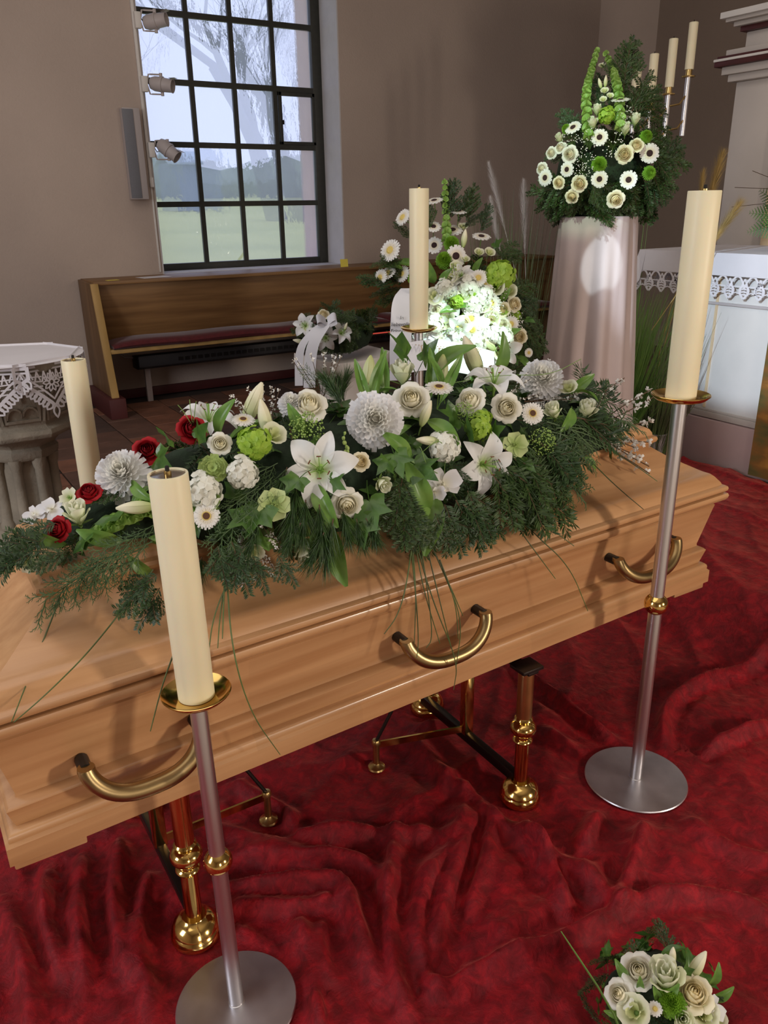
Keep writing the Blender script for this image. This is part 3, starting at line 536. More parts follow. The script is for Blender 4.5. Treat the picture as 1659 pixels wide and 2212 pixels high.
FLOORBQ=[
('rose_white',1.022,0.731,0.236,-0.47,-0.20,0.86,0.060),('rose_white',0.970,0.730,0.207,-0.64,-0.09,0.76,0.049),
('rose_bud',1.056,0.692,0.238,-0.23,-0.06,0.97,0.070),('rose_cream',1.087,0.647,0.219,-0.26,-0.27,0.93,0.064),
('lily_bud',1.132,0.676,0.234,0.42,-0.10,0.90,0.055),('lily_bud',1.096,0.710,0.247,0.11,0.14,0.98,0.033),
('lisianthus',0.973,0.692,0.199,-0.60,-0.12,0.79,0.057),('daisy_small',1.004,0.670,0.209,-0.49,-0.31,0.82,0.023),
('lisianthus',1.086,0.621,0.192,-0.20,-0.50,0.84,0.053),('rose_bud',1.041,0.634,0.197,-0.52,-0.45,0.72,0.039),
('orchid',1.108,0.622,0.194,-0.10,-0.49,0.87,0.045),('lisianthus',1.108,0.609,0.171,-0.06,-0.64,0.76,0.045),
('mum_green',1.036,0.659,0.217,-0.46,-0.26,0.85,0.053),]

FLOORBQ_LEAVES=[
('broad_leaf',1.000,0.749,0.227,-0.40,0.32,0.86,0.055),('broad_leaf',1.007,0.711,0.227,-0.25,-0.10,0.96,0.040),
('broad_leaf',1.155,0.650,0.214,0.31,-0.11,0.94,0.055),('broad_leaf',1.020,0.680,0.223,-0.41,-0.00,0.91,0.045),
('broad_leaf',0.950,0.716,0.183,-0.87,0.32,0.38,0.045),('broad_leaf',1.039,0.668,0.223,0.19,-0.39,0.90,0.062),
('ivy',1.095,0.678,0.237,0.11,0.01,0.99,0.045),('broad_leaf',1.150,0.627,0.191,0.67,-0.46,0.59,0.055),]

BLADE= [(0.814, 0.747, 0.449), (0.843, 0.727, 0.387), (0.873, 0.704, 0.322), (0.9, 0.683, 0.255), (0.918, 0.67, 0.196)]
FOLDS=[[(0.557,1.773),(0.648,1.631),(0.783,1.617),(0.946,1.511),(1.060,1.427)],
[(0.529,1.669),(0.676,1.574),(0.795,1.481),(0.830,1.408),(0.791,1.334)],
[(0.496,1.586),(0.640,1.502),(0.756,1.437),(0.705,1.290),(0.688,1.208),(0.671,1.120)],
[(0.941,1.504),(0.843,1.372),(0.758,1.255),(0.708,1.138),(0.682,1.060)],
[(1.218,1.528),(1.093,1.406),(0.933,1.313),(0.823,1.214),(0.774,1.124),(0.776,1.053)],
[(1.217,1.504),(1.201,1.357),(1.259,1.197),(1.279,1.003)],
[(0.767,1.058),(0.953,1.024),(1.068,0.994),(1.278,0.987),(1.369,0.980),(1.525,0.879),(1.570,0.783)],
[(1.788,1.985),(1.741,1.598),(1.779,1.411)],
[(2.730,1.486),(2.248,1.533),(2.031,1.504),(1.819,1.316)],
[(0.274,1.873),(0.210,1.673),(0.190,1.470)],
[(0.191,1.886),(0.129,1.659),(0.112,1.491)],
[(-0.024,1.840),(0.001,1.591),(-0.025,1.436)],
[(0.315,1.711),(0.234,1.514),(0.227,1.313)],
[(0.453,1.451),(0.511,1.337),(0.530,1.184),(0.507,1.097)],
[(0.598,1.390),(0.549,1.268),(0.513,1.130)],
[(0.643,1.353),(0.588,1.272),(0.575,1.181)],
[(1.216,1.459),(1.052,1.331),(0.912,1.222),(0.815,1.127)],
[(1.214,1.414),(1.104,1.298),(0.960,1.191)],
[(1.255,1.322),(1.238,1.192),(1.172,1.055)],
[(0.634,1.931),(0.724,1.731),(0.714,1.651)],
[(1.215,1.820),(1.172,1.582),(1.206,1.512)],
[(1.564,1.166),(1.423,1.073),(1.279,1.003)],
[(1.479,1.243),(1.346,1.181)],
[(1.677,1.114),(1.659,0.979),(1.732,0.892)],
[(0.470,1.523),(0.582,1.434),(0.686,1.384)],
[(0.096,1.889),(0.055,1.723),(0.064,1.550)],
[(0.469,1.349),(0.457,1.244),(0.415,1.177)],
[(1.598,1.601),(1.633,1.410)],
[(1.966,1.275),(2.268,1.254)],
]
# ================================================================ the setting
YW = 7.61; XL, XR, ZB, ZT = 2.342, 4.261, 1.09, 4.35      # window opening in the long wall
YF = 7.95; YO = 8.38
wb = MB()
wb.box(-4.6, XL, YW, YO, 0, 5.2); wb.box(XR, 7.67, YW, YO, 0, 5.2)
wb.box(XL, XR, YW, YO, 0, ZB); wb.box(XL, XR, YW, YO, ZT, 5.2)
wall_back = struct('wall_back', wb, M['wall'], smooth=False)
rv = MB()
rv.box(XR - 0.012, XR + 0.001, YW - 0.001, YF + 0.02, ZB, ZT)
rv.box(XL - 0.001, XL + 0.012, YW - 0.001, YF + 0.02, ZB, ZT)
part('window_reveal', rv, M['reveal'], wall_back, smooth=False)
ro = MB(); ro.box(XR - 0.07, XR + 0.001, YF + 0.05, YO + 0.01, ZB, ZT)
part('outer_window_reveal', ro, M['outer_wall'], wall_back, smooth=False)
si = MB(); si.box(XL - 0.0, XR + 0.0, YW - 0.005, YF, ZB - 0.04, ZB + 0.012)
part('window_sill', si, M['reveal'], wall_back, bevel=0.004)
# polygonal apse on the right
wr_ = MB()
wr_.prism([(7.67, YW), (8.12, 7.16), (8.5, 7.5), (8.0, 8.2), (7.67, 8.2)], 'z', 0, 5.2)
struct('wall_right_oblique', wr_, M['wall'], smooth=False)
w2 = MB(); w2.box(8.12, 8.5, -5.0, 7.16, 0, 5.2)
struct('wall_right', w2, M['wall_shaded'], smooth=False)
w3 = MB(); w3.box(-4.9, -4.6, -5.0, YO, 0, 5.2); struct('wall_left', w3, M['wall'], smooth=False)
w4 = MB(); w4.box(-4.9, 8.5, -5.3, -5.0, 0, 5.2); struct('wall_front', w4, M['wall'], smooth=False)
ce = MB(); ce.box(-4.9, 8.5, -5.3, YO, 5.2, 5.4); struct('ceiling', ce, M['ceiling'], smooth=False)
bb_ = MB(); bb_.box(-4.6, 7.60, YW - 0.025, YW, 0.0, 0.085)
struct('baseboard_back', bb_, M['red_base'], bevel=0.004)

# floor of square fired tiles, each a piece of its own where the floor shows
fl = MB(); fl.box(-4.9, 8.5, -5.3, YO, -0.12, -0.012)
floor = struct('floor', fl, M['grout'], smooth=False)
tm = []
for k, mm in enumerate(('tile', 'tile_b', 'tile_c')):
    b = MB(); b.box(-0.148, 0.148, -0.148, 0.148, -0.015, 0.0)
    tm.append(b.mesh('floor_tile', M[mm], bevel=0.004, seg=1))
rt = random.Random(4)
for i in range(16):
    for j in range(18):
        x, y = -0.5 + i * 0.305, 2.35 + j * 0.305
        if y > 7.45: continue
        o = link('floor_tile', rt.choice([tm[0], tm[1], tm[1], tm[2]]), floor, (x, y, rt.uniform(-0.002, 0.001)))
        o.rotation_euler = (0, 0, rt.choice((0, PI / 2, PI)))
mo = MB(); mo.box(4.25, 8.1, -5, 7.6, -0.015, -0.001); mo.box(-4.6, -0.67, 2.19, 7.6, -0.015, -0.001)
part('far_tiles', mo, M['tile_b'], floor, smooth=False)
mo = MB(); mo.box(-4.6, 4.25, -5, 2.19, -0.015, -0.001)
part('unseen_reflecting_floor', mo, M['pale_floor'], floor, smooth=False)
# low chancel step that carries the altar
st = MB(); st.box(2.80, 8.1, -2.5, 5.2, 0.0, 0.19)
struct('floor_chancel_step', st, M['stone_step'], bevel=0.006)

# ---------------------------------------------------------------- the window
def glass_mat():
    m = bpy.data.materials.new('old_wavy_glass'); m.use_nodes = True
    nt = m.node_tree; N = nt.nodes; L = nt.links
    for n in list(N): N.remove(n)
    out = N.new('ShaderNodeOutputMaterial')
    tc = N.new('ShaderNodeTexCoord'); mp = N.new('ShaderNodeMapping'); mp.inputs['Scale'].default_value = (7, 7, 3.5)
    oi = N.new('ShaderNodeObjectInfo'); ad = N.new('ShaderNodeVectorMath'); ad.operation = 'ADD'
    L.new(tc.outputs['Object'], mp.inputs[0]); L.new(mp.outputs[0], ad.inputs[0])
    ml = N.new('ShaderNodeMath'); ml.operation = 'MULTIPLY'; ml.inputs[1].default_value = 50; L.new(oi.outputs['Random'], ml.inputs[0])
    L.new(ml.outputs[0], ad.inputs[1])
    nz = N.new('ShaderNodeTexNoise'); nz.inputs['Scale'].default_value = 2.2; nz.inputs['Detail'].default_value = 3; L.new(ad.outputs[0], nz.inputs[0])
    bp = N.new('ShaderNodeBump'); bp.inputs['Strength'].default_value = 0.5; bp.inputs['Distance'].default_value = 0.02; L.new(nz.outputs[0], bp.inputs['Height'])
    rf = N.new('ShaderNodeBsdfRefraction'); rf.inputs['Roughness'].default_value = 0.02; rf.inputs['IOR'].default_value = 1.08; L.new(bp.outputs[0], rf.inputs['Normal'])
    tp = N.new('ShaderNodeBsdfTransparent'); tl = N.new('ShaderNodeBsdfTranslucent'); tl.inputs[0].default_value = (0.86, 0.9, 1.0, 1)
    gl = N.new('ShaderNodeBsdfGlossy'); gl.inputs['Roughness'].default_value = 0.05; L.new(bp.outputs[0], gl.inputs['Normal'])
    m1 = N.new('ShaderNodeMixShader'); m1.inputs[0].default_value = 0.55; L.new(tp.outputs[0], m1.inputs[1]); L.new(rf.outputs[0], m1.inputs[2])
    m2 = N.new('ShaderNodeMixShader'); m2.inputs[0].default_value = 0.30; L.new(m1.outputs[0], m2.inputs[1]); L.new(tl.outputs[0], m2.inputs[2])
    m3 = N.new('ShaderNodeMixShader'); m3.inputs[0].default_value = 0.04; L.new(m2.outputs[0], m3.inputs[1]); L.new(gl.outputs[0], m3.inputs[2])
    L.new(m3.outputs[0], out.inputs[0])
    return m
M['glass'] = glass_mat()
fx = [2.342, 2.43, 2.902, 3.32, 3.735, 4.15, 4.261]   # outer, first pane edge, bar centres, last pane edge, outer
bz = [1.19, 1.699, 2.217, 2.734, 3.278, 3.80, 4.30]
fr = MB()
fr.box(XL, 2.43, YF, YF + 0.07, ZB, ZT); fr.box(4.15, XR, YF, YF + 0.07, ZB, ZT)
fr.box(2.43, 4.15, YF, YF + 0.07, ZB, 1.165); fr.box(2.43, 4.15, YF, YF + 0.07, 4.30, ZT)
win = link('window_1', fr.mesh('window_frame', M['frame'], bevel=0.006)); win['kind'] = 'structure'
for x in (2.902, 3.32, 3.735):
    b = MB(); b.prism([(x - 0.022, YF + 0.005), (x + 0.022, YF + 0.005), (x + 0.022, YF + 0.035), (x + 0.010, YF + 0.06), (x - 0.010, YF + 0.06), (x - 0.022, YF + 0.035)], 'z', 1.16, 4.31)
    part('vertical_bar', b, M['frame'], win)
for k, z in enumerate(bz[1:-1]):
    b = MB(); b.prism([(YF + 0.003, z - 0.024), (YF + 0.037, z - 0.024), (YF + 0.062, z - 0.012), (YF + 0.062, z + 0.012), (YF + 0.037, z + 0.024), (YF + 0.003, z + 0.024)], 'x', 2.425, 4.155)
    part('horizontal_bar', b, M['frame'], win)
cb = MB(); cb.box(3.765, 3.80, YF - 0.004, YF + 0.03, 2.24, 2.71); cb.box(4.13, 4.16, YF - 0.004, YF + 0.03, 2.24, 2.71); cb.box(3.765, 4.16, YF - 0.004, YF + 0.03, 2.24, 2.27); cb.box(3.765, 4.16, YF - 0.004, YF + 0.03, 2.675, 2.71)
vent = part('vent_casement', cb, M['frame'], win, bevel=0.004)
lt = MB(); lt.box(3.795, 3.807, YF - 0.02, YF, 2.42, 2.46)
part('casement_latch', lt, M['dark_metal'], vent)
cx = [2.43, 2.902, 3.32, 3.735, 4.15]; cz = [1.165] + bz[1:-1] + [4.30]
for i in range(4):
    for j in range(6):
        x0, x1, z0, z1 = cx[i], cx[i + 1], cz[j], cz[j + 1]
        w, h = (x1 - x0) / 2, (z1 - z0) / 2
        b = MB(); b.add([(-w, 0, -h), (w, 0, -h), (w, 0, h), (-w, 0, h)], [(0, 1, 2, 3)])
        o = link('pane', b.mesh('pane', M['glass'], smooth=False), win, ((x0 + x1) / 2, YF + 0.045, (z0 + z1) / 2))
        o.rotation_euler = (R(rt.uniform(-0.8, 0.8)), 0, R(rt.uniform(-0.8, 0.8)))

# ---------------------------------------------------------------- what lies outside the window
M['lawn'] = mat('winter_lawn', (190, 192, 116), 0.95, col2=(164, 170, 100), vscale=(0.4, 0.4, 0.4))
M['bark'] = mat('hazed_bark', (104, 104, 112), 0.9, var=0.2, vscale=(3, 3, 1))  # outdoor haze mixed into the bark colour
M['far_bark'] = mat('far_hazed_bark', (150, 150, 164), 0.9, var=0.1, vscale=(3, 3, 1))  # paler still, more haze mixed in for the distant trees
M['shed'] = mat('blue_grey_boards', (112, 128, 148), 0.8, var=0.1, vscale=(9, 9, 1))
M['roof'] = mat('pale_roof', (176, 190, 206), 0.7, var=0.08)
M['hedge'] = mat('hazy_hedge', (140, 152, 138), 0.95, var=0.2, vscale=(1, 1, 1))  # distance haze painted into the hedge's base colour
gd = MB(); gd.add([(-60, YO, 0.2), (140, YO, 0.2), (140, 130, 4.45), (-60, 130, 4.45)], [(0, 1, 2, 3)])
g_ = struct('ground_outside', gd, M['lawn'], smooth=False)
def tree(name, label, loc, h, r, mtl, depth, seed, group=None, lean=(0, 0)):
    rr = random.Random(seed); mb = MB(); br = MB()
    def grow(p, d, ln, rad, lev):
        pts = [p]; rads = [rad]; q = Vector(p); dd = Vector(d)
        for k in range(4):
            dd = (dd + Vector((rr.uniform(-.18, .18), rr.uniform(-.18, .18), rr.uniform(-.05, .12)))).normalized()
            q = q + dd * ln / 4; pts.append(tuple(q)); rads.append(rad * (1 - 0.12 * (k + 1)))
        (mb if lev == 0 else br).tube(pts, rads, 7 if lev < 2 else 4, caps=False)
        if lev < depth:
            for k in range(3 if lev else 4):
                a = rr.uniform(0, 2 * PI); sp = rr.uniform(0.5, 1.0)
                nd = (dd + Vector((math.cos(a), math.sin(a), rr.uniform(-.1, .5))) * sp).normalized()
                s = rr.randint(2, 4)
                grow(pts[s], nd, ln * rr.uniform(.55, .8), rads[s] * 0.6, lev + 1)
    grow((0, 0, 0), (lean[0], lean[1], 1), h, r, 0)
    t = thing(name, label, 'tree', loc, group=group)
    part('trunk', mb, mtl, t, fix=False); part('branches', br, mtl, t, fix=False)
    return t
def gz(y): return 0.2 + 0.035 * (y - YO)
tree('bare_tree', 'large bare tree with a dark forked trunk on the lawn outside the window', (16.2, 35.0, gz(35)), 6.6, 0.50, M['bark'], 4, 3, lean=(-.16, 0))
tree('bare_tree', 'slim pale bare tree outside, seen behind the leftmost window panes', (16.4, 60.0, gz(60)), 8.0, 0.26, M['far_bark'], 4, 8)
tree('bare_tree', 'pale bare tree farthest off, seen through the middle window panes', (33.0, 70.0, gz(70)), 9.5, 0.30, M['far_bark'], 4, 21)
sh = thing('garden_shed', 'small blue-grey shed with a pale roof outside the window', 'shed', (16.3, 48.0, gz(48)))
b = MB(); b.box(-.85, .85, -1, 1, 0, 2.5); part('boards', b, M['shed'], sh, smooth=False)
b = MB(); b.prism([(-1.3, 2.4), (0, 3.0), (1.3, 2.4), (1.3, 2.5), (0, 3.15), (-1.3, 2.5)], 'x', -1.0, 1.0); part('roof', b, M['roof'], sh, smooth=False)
hg = MB()
rr = random.Random(2)
rings = []
for i in range(60):
    x = -20 + i * 2.2; hh = 3.2 + 1.8 * noise.noise(Vector((x * .15, 0, 3))) + rr.uniform(-.3, .3)
    rings.append([(x, 78, 0), (x, 77.0 + rr.uniform(-.3, .3), hh * .5), (x, 77.6, hh), (x, 80, hh), (x, 81, 0)])
hg.loft(rings)
tag(link('hedge', hg.mesh('hedge', M['hedge']), None, (0, 0, gz(79) - .2)), 'long hazy grey-green hedge at the far end of the lawn outside', 'hedge')
# ================================================================ pew, heater, window fittings
pew = thing('church_pew', 'long brown wooden pew with a tall back against the wall under the window', 'pew', (1.6, 7.2, 0))
X0, X1 = 1.62, 6.75
def Lc(o): return Matrix.Translation(-Vector(o.location))
def wpart(name, mb, mats, parent, **kw):      # mesh given in world coordinates under a thing that is not turned
    return part(name, mb.xform(Lc(parent)), mats, parent, **kw)
b = MB(); b.prism([(6.96, 0.16), (7.585, 0.16), (7.585, 1.09), (7.30, 1.085), (7.02, 0.60)], 'x', X0 - 0.04, X0)
b = MB(); b.prism([(6.90, 0.17), (7.585, 0.17), (7.585, 1.095), (7.12, 1.085)], 'x', X0 - 0.045, X0)
wpart('end_panel', b, M['pew_end'], pew, bevel=0.005)
b = MB(); b.prism([(6.885, 0.17), (6.915, 0.17), (7.135, 1.087), (7.105, 1.087)], 'x', X0 - 0.05, X0 + 0.012)
wpart('end_panel_edge', b, M['pew_edge'], pew, bevel=0.004)
b = MB(); b.prism([(6.90, 0.17), (7.585, 0.17), (7.585, 1.095), (7.12, 1.085)], 'x', X1, X1 + 0.045)
wpart('end_panel', b, M['pew_end'], pew, bevel=0.005)
b = MB(); b.prism([(7.30, 0.56), (7.33, 0.56), (7.21, 1.07), (7.18, 1.07)], 'x', X0, X1)
wpart('backrest', b, M['pew'], pew, bevel=0.004)
b = MB(); b.box(X0 - 0.02, X1 + 0.02, 7.13, 7.60, 1.07, 1.10)
wpart('top_board', b, M['pew'], pew, bevel=0.006)
b = MB(); b.box(X0, X1, 6.98, 7.45, 0.52, 0.555)
wpart('seat', b, M['pew_edge'], pew, bevel=0.005)
for x in (X0 - 0.09, X1 - 0.02):
    b = MB(); b.box(x, x + 0.14, 6.83, 7.585, 0, 0.17); wpart('plinth', b, M['red_base'], pew, bevel=0.006)
b = MB(); b.box(4.1, 4.14, 7.0, 7.19, 0.0, 0.52); wpart('support', b, M['pew_end'], pew, bevel=0.004)
def cushion(x0, x1, label):
    mb = MB(); n = 30; rings = []
    prof = [(-.22, .004), (-.235, .03), (-.215, .055), (-.1, .064), (.1, .064), (.21, .055), (.225, .03), (.21, .004)]
    for i in range(n + 1):
        t = i / n; s = 1 - 0.06 * (abs(2 * t - 1) ** 8); zz = 1 - .5 * (abs(2 * t - 1) ** 12)
        rings.append([(x0 + (x1 - x0) * t, 7.18 + y * s, 0.555 + z * zz + .004 * math.sin(t * 19)) for y, z in prof])
    mb.loft(rings)
    o = link('seat_cushion', mb.mesh('seat_cushion', M['cushion'], angle=60)); tag(o, label, 'cushion', 'maroon cushions on the pew'); return o
cushion(1.66, 4.40, 'long maroon seat cushion on the pew below the window')
cushion(4.43, 5.25, 'short maroon pew cushion beside the floral wreath on the white pedestal')
cushion(5.28, 6.70, 'maroon pew cushion at the far right end behind the bright bouquet')
ht = thing('bench_heater', 'long dark metal heater fixed under the pew seat', 'heater', (4.0, 7.35, 0.3))
b = MB(); b.prism([(7.22, 0.34), (7.30, 0.31), (7.44, 0.31), (7.44, 0.42), (7.22, 0.44)], 'x', 1.92, 6.2); wpart('casing', b, M['heater'], ht, bevel=0.005)
for k in range(60):
    x = 2.3 + k * 0.062
    b = MB() if k == 0 else None
    if k == 0:
        b.box(-0.022, 0.022, -0.004, 0.004, -0.016, 0.016); gm = b.mesh('grille_slot', M['black'], bevel=0)
    link('grille_slot', gm, ht, (x - 4.0, 7.219 - 7.35, 0.385 - 0.3))
mg = bpy.data.materials.new('heater_glow'); mg.use_nodes = True
pb = mg.node_tree.nodes['Principled BSDF']; pb.inputs['Base Color'].default_value = (.3, .02, .02, 1); pb.inputs['Emission Color'].default_value = (1, .12, .08, 1); pb.inputs['Emission Strength'].default_value = 0.5
b = MB(); b.tube([(3.9, 7.212, 0.425), (6.15, 7.212, 0.425)], 0.006, 6); wpart('glowing_element', b, mg, ht)
for x in (2.0, 3.9, 5.8):
    b = MB(); b.box(x, x + 0.05, 7.36, 7.40, 0, 0.32); wpart('bracket', b, M['lamp_grey'], ht, bevel=0.003)
b = MB(); b.tube([(1.95, 7.4, .40), (1.86, 7.45, .41), (1.80, 7.5, .46), (1.78, 7.55, .52)], 0.01, 6); wpart('cable', b, M['lamp_grey'], ht)
# notes and papers on the pew's top board
def sheet(name, label, cat, mtl, x, y, z, w, d, rz, tilt=0):
    mb = MB(); mb.box(-w / 2, w / 2, -d / 2, d / 2, 0, 0.0015)
    o = link(name, mb.mesh(name, mtl, smooth=False), None, (x, y, z)); o.rotation_euler = (tilt, 0, rz); return tag(o, label, cat)
sheet('sticky_note', 'yellow sticky note lying on the left end of the pew top', 'note', M['note'], 1.78, 7.22, 1.101, .10, .07, .1)
sheet('sticky_note', 'yellow sticky note standing on the pew top by the right window jamb', 'note', M['note'], 4.05, 7.25, 1.165, .085, .075, 0, R(82)).location.z = 1.135
sheet('paper_sheet', 'white sheet of paper lying on the pew top at the left window edge', 'paper', M['paper'], 2.16, 7.3, 1.101, .26, .18, .15)
# column loudspeaker
sp = thing('column_speaker', 'slim grey column loudspeaker mounted on the wall left of the window', 'loudspeaker', (2.20, YW, 2.1))
b = MB(); b.box(-0.085, 0.06, -0.10, 0.0, -0.36, 0.36); part('cabinet', b, M['lamp_grey'], sp, bevel=0.006)
b = MB(); b.box(-0.092, -0.0, -0.108, -0.098, -0.35, 0.35); part('grille', b, M['speaker'], sp, bevel=0.003)
b = MB(); b.box(-0.02, 0.02, -0.02, 0.012, -0.3, -0.25); b.box(-0.02, 0.02, -0.02, 0.012, 0.25, 0.3); part('bracket', b, M['lamp_grey'], sp)
# lamp rail with three spotlights
rl = thing('lamp_rail', 'white vertical lamp track fixed along the left edge of the window', 'lamp track', (2.318, YW, 1.12))
b = MB(); b.box(-0.012, 0.012, -0.03, 0.0, 0.75, 3.9); part('track', b, M['white_paint'], rl, bevel=0.003)
b = MB(); b.box(-0.008, 0.008, -0.012, 0.0, 0.0, 0.75); part('cable_duct', b, M['white_paint'], rl, bevel=0.002)
b = MB(); b.box(-0.016, 0.016, -0.04, 0.0, 0.72, 0.80); part('end_cap', b, M['white_paint'], rl, bevel=0.004)
def track_spot(z, d, label):
    t = thing('track_spotlight', label, 'spotlight', (2.33, YW - 0.03, z), group='spotlights on the window track')
    b = MB(); b.box(-0.015, 0.035, -0.045, 0.0, -0.06, 0.06); part('track_adapter', b, M['white_paint'], t, bevel=0.004)
    d = Vector(d).normalized()
    c = Vector((0.15, -0.05, 0))
    b = MB(); hw = 0.075
    b.tube([(0.03, -0.03, 0), (0.05, -0.03, hw), (0.07, -0.035, hw), (c.x, c.y, hw)], 0.007, 6)
    b.tube([(0.03, -0.03, 0), (0.05, -0.03, -hw), (0.07, -0.035, -hw), (c.x, c.y, -hw)], 0.007, 6)
    part('yoke', b, M['lamp_grey'], t)
    b = MB(); b.tube([(c.x, c.y, -hw - .012), (c.x, c.y, hw + .012)], 0.014, 8); part('yoke_knob', b, M['lamp_grey'], t)
    q = d.to_track_quat('Z', 'Y').to_matrix().to_4x4(); T = Matrix.Translation(c) @ q
    b = MB(); b.lathe([(0.012, -0.10), (0.045, -0.095), (0.058, -0.06), (0.06, 0.0), (0.064, 0.0), (0.064, 0.012), (0.056, 0.016), (0.052, 0.09), (0.056, 0.10), (0.05, 0.10), (0.046, 0.04), (0.0, 0.04)], 20, cap0=True, cap1=False)
    part('lamp_head', b.xform(T), M['lamp_grey'], t)
    b = MB(); b.add([(-.045, .055, .07), (.045, .055, .07), (.04, .065, .125), (-.04, .065, .125)], [(0, 1, 2, 3)]); part('barn_door', b.xform(T), M['lamp_grey'], t, smooth=False)
    b = MB(); b.lathe([(0.0, 0.042), (0.045, 0.042), (0.04, 0.05), (0.0, 0.054)], 16); part('lens', b.xform(T), M['oil'], t)
    b = MB(); b.tube([(0.035, -0.03, 0.02), (0.06, -0.02, -0.015), (0.085, -0.03, -0.005)], 0.004, 5); part('cable', b, M['dark_metal'], t)
    return t
track_spot(3.12, (0.75, -0.62, 0.10), 'grey spotlight at the top of the window track, aimed slightly upward')
track_spot(2.65, (0.75, -0.62, -0.15), 'middle grey spotlight on the window track, with a reddish yoke knob')
track_spot(2.14, (0.60, -0.55, -0.62), 'lowest grey spotlight on the window track, tilted steeply down')

# ================================================================ coffin
# every level is a ring: z, outset from the base footprint
def coffin():
    c = thing('coffin', 'light alder wood coffin with a stepped lid resting on brass trestles', 'coffin', (1.08, 1.74, 0.475))
    def ring(z, o, ox=None):
        ox = o if ox is None else ox
        xl, xr = 0.012 - ox, 2.142 + ox
        def yf(x): return 1.388 + 0.036 * x
        def yb(x): return 2.03 + 0.028 * x
        return [(xl, yf(xl) - o, z), (xr, yf(xr) - o, z), (xr, yb(xr) + o, z), (xl, yb(xl) + o, z)]
    def piece(name, levels, m=M['wood'], cap0=True, cap1=True, par=c, bev=0.0):
        mb = MB(); mb.loft([ring(*l) for l in levels], cap0, cap1)
        return wpart2(name, mb, m, par, c, bevel=bev)
    body = piece('body', [(.500, -.020), (.552, -.022), (.556, -.026), (.601, -.014), (.607, -.020), (.613, -.035), (.620, -.036), (.690, -.022), (.745, -.011), (.757, -.008), (.760, -.012), (.766, -.010), (.770, .0)])
    piece('base_moulding', [(.487, -.004), (.490, .0), (.530, .0), (.533, -.004), (.536, -.007), (.542, -.006), (.549, -.008), (.554, -.014), (.556, -.022)])
    # short feet under the base moulding
    for (xa, xb) in ((0.02, 0.155), (1.99, 2.13)):
        for yo in (0.012, 0.56):
            mb = MB(); y0 = 1.388 + 0.036 * xa + yo
            mb.box(xa, xb, y0, y0 + 0.06, 0.468, 0.488); wpart2('foot', mb, M['wood'], c, c, bevel=0.003)
    mb = MB(); mb.loft([ring(.484, -.01), ring(.492, -.01)]); wpart2('bottom_board', mb, M['wood'], c, c)
    piece('rim_moulding', [(.768, .0), (.770, .004), (.775, .012), (.782, .017), (.790, .019), (.797, .016), (.800, .010), (.801, .006)])
    lid = piece('lid', [(.801, .004), (.8025, .011), (.806, .0145), (.813, .016), (.819, .014), (.823, .007), (.824, .001), (.832, -.003),
                        (.850, -.018), (.858, -.028), (.861, -.037), (.866, -.048), (.885, -.083), (.912, -.128), (.930, -.153), (.938, -.163), (.946, -.166)])
    piece('lid_top', [(.944, -.160), (.950, -.156), (.954, -.150), (.962, -.147), (.970, -.150), (.973, -.157), (.975, -.160), (.982, -.161), (.993, -.168), (1.0, -.180), (1.004, -.20), (1.006, -.24)], par=lid)
    # bail handles: bent brass tube on two black bushes
    def handle(xa, xb, z):
        def yf(x): return 1.388 + 0.036 * x + 0.018
        ya, yb_ = yf(xa), yf(xb); L = xb - xa
        A, B = Vector((xa, ya - .040, z + .010)), Vector((xb, yb_ - .040, z + .010))
        P = []
        for k in range(41):
            t = (1 - math.cos(PI * k / 40)) / 2
            g = (1 - abs(2 * t - 1) ** 2.6) ** .62 if 0 < t < 1 else 0
            P.append(A.lerp(B, t) + Vector((0, -.030 * g, -.068 * g)))
        n = len(P); rads = [.0165 + .0015 * math.sin(PI * i / (n - 1)) for i in range(n)]
        mb = MB(); mb.tube(P, rads, 14)
        h = wpart2('handle', mb, M['antique'], c, c, angle=50)
        for e, yy in ((A, ya), (B, yb_)):
            mb = MB(); mb.tube([(e.x, yy + .006, e.z - .004), (e.x, e.y + .006, e.z - .004)], .0135, 12); wpart2('handle_bush', mb, M['black'], h, c)
            mb = MB(); mb.tube([(e.x, e.y + .002, e.z - .002), (e.x, e.y + .002, e.z + .006)], [.0175, .0165], 14); wpart2('handle_cap', mb, M['antique'], h, c)
    handle(.172, .402, .646); handle(.920, 1.166, .672); handle(1.660, 1.915, .690)
    return c
def wpart2(name, mb, mats, parent, root, **kw):      # child or grandchild, mesh in world coordinates, parents unturned
    return part(name, mb.xform(Matrix.Translation(-Vector(root.location))), mats, parent, **kw)
coffin()

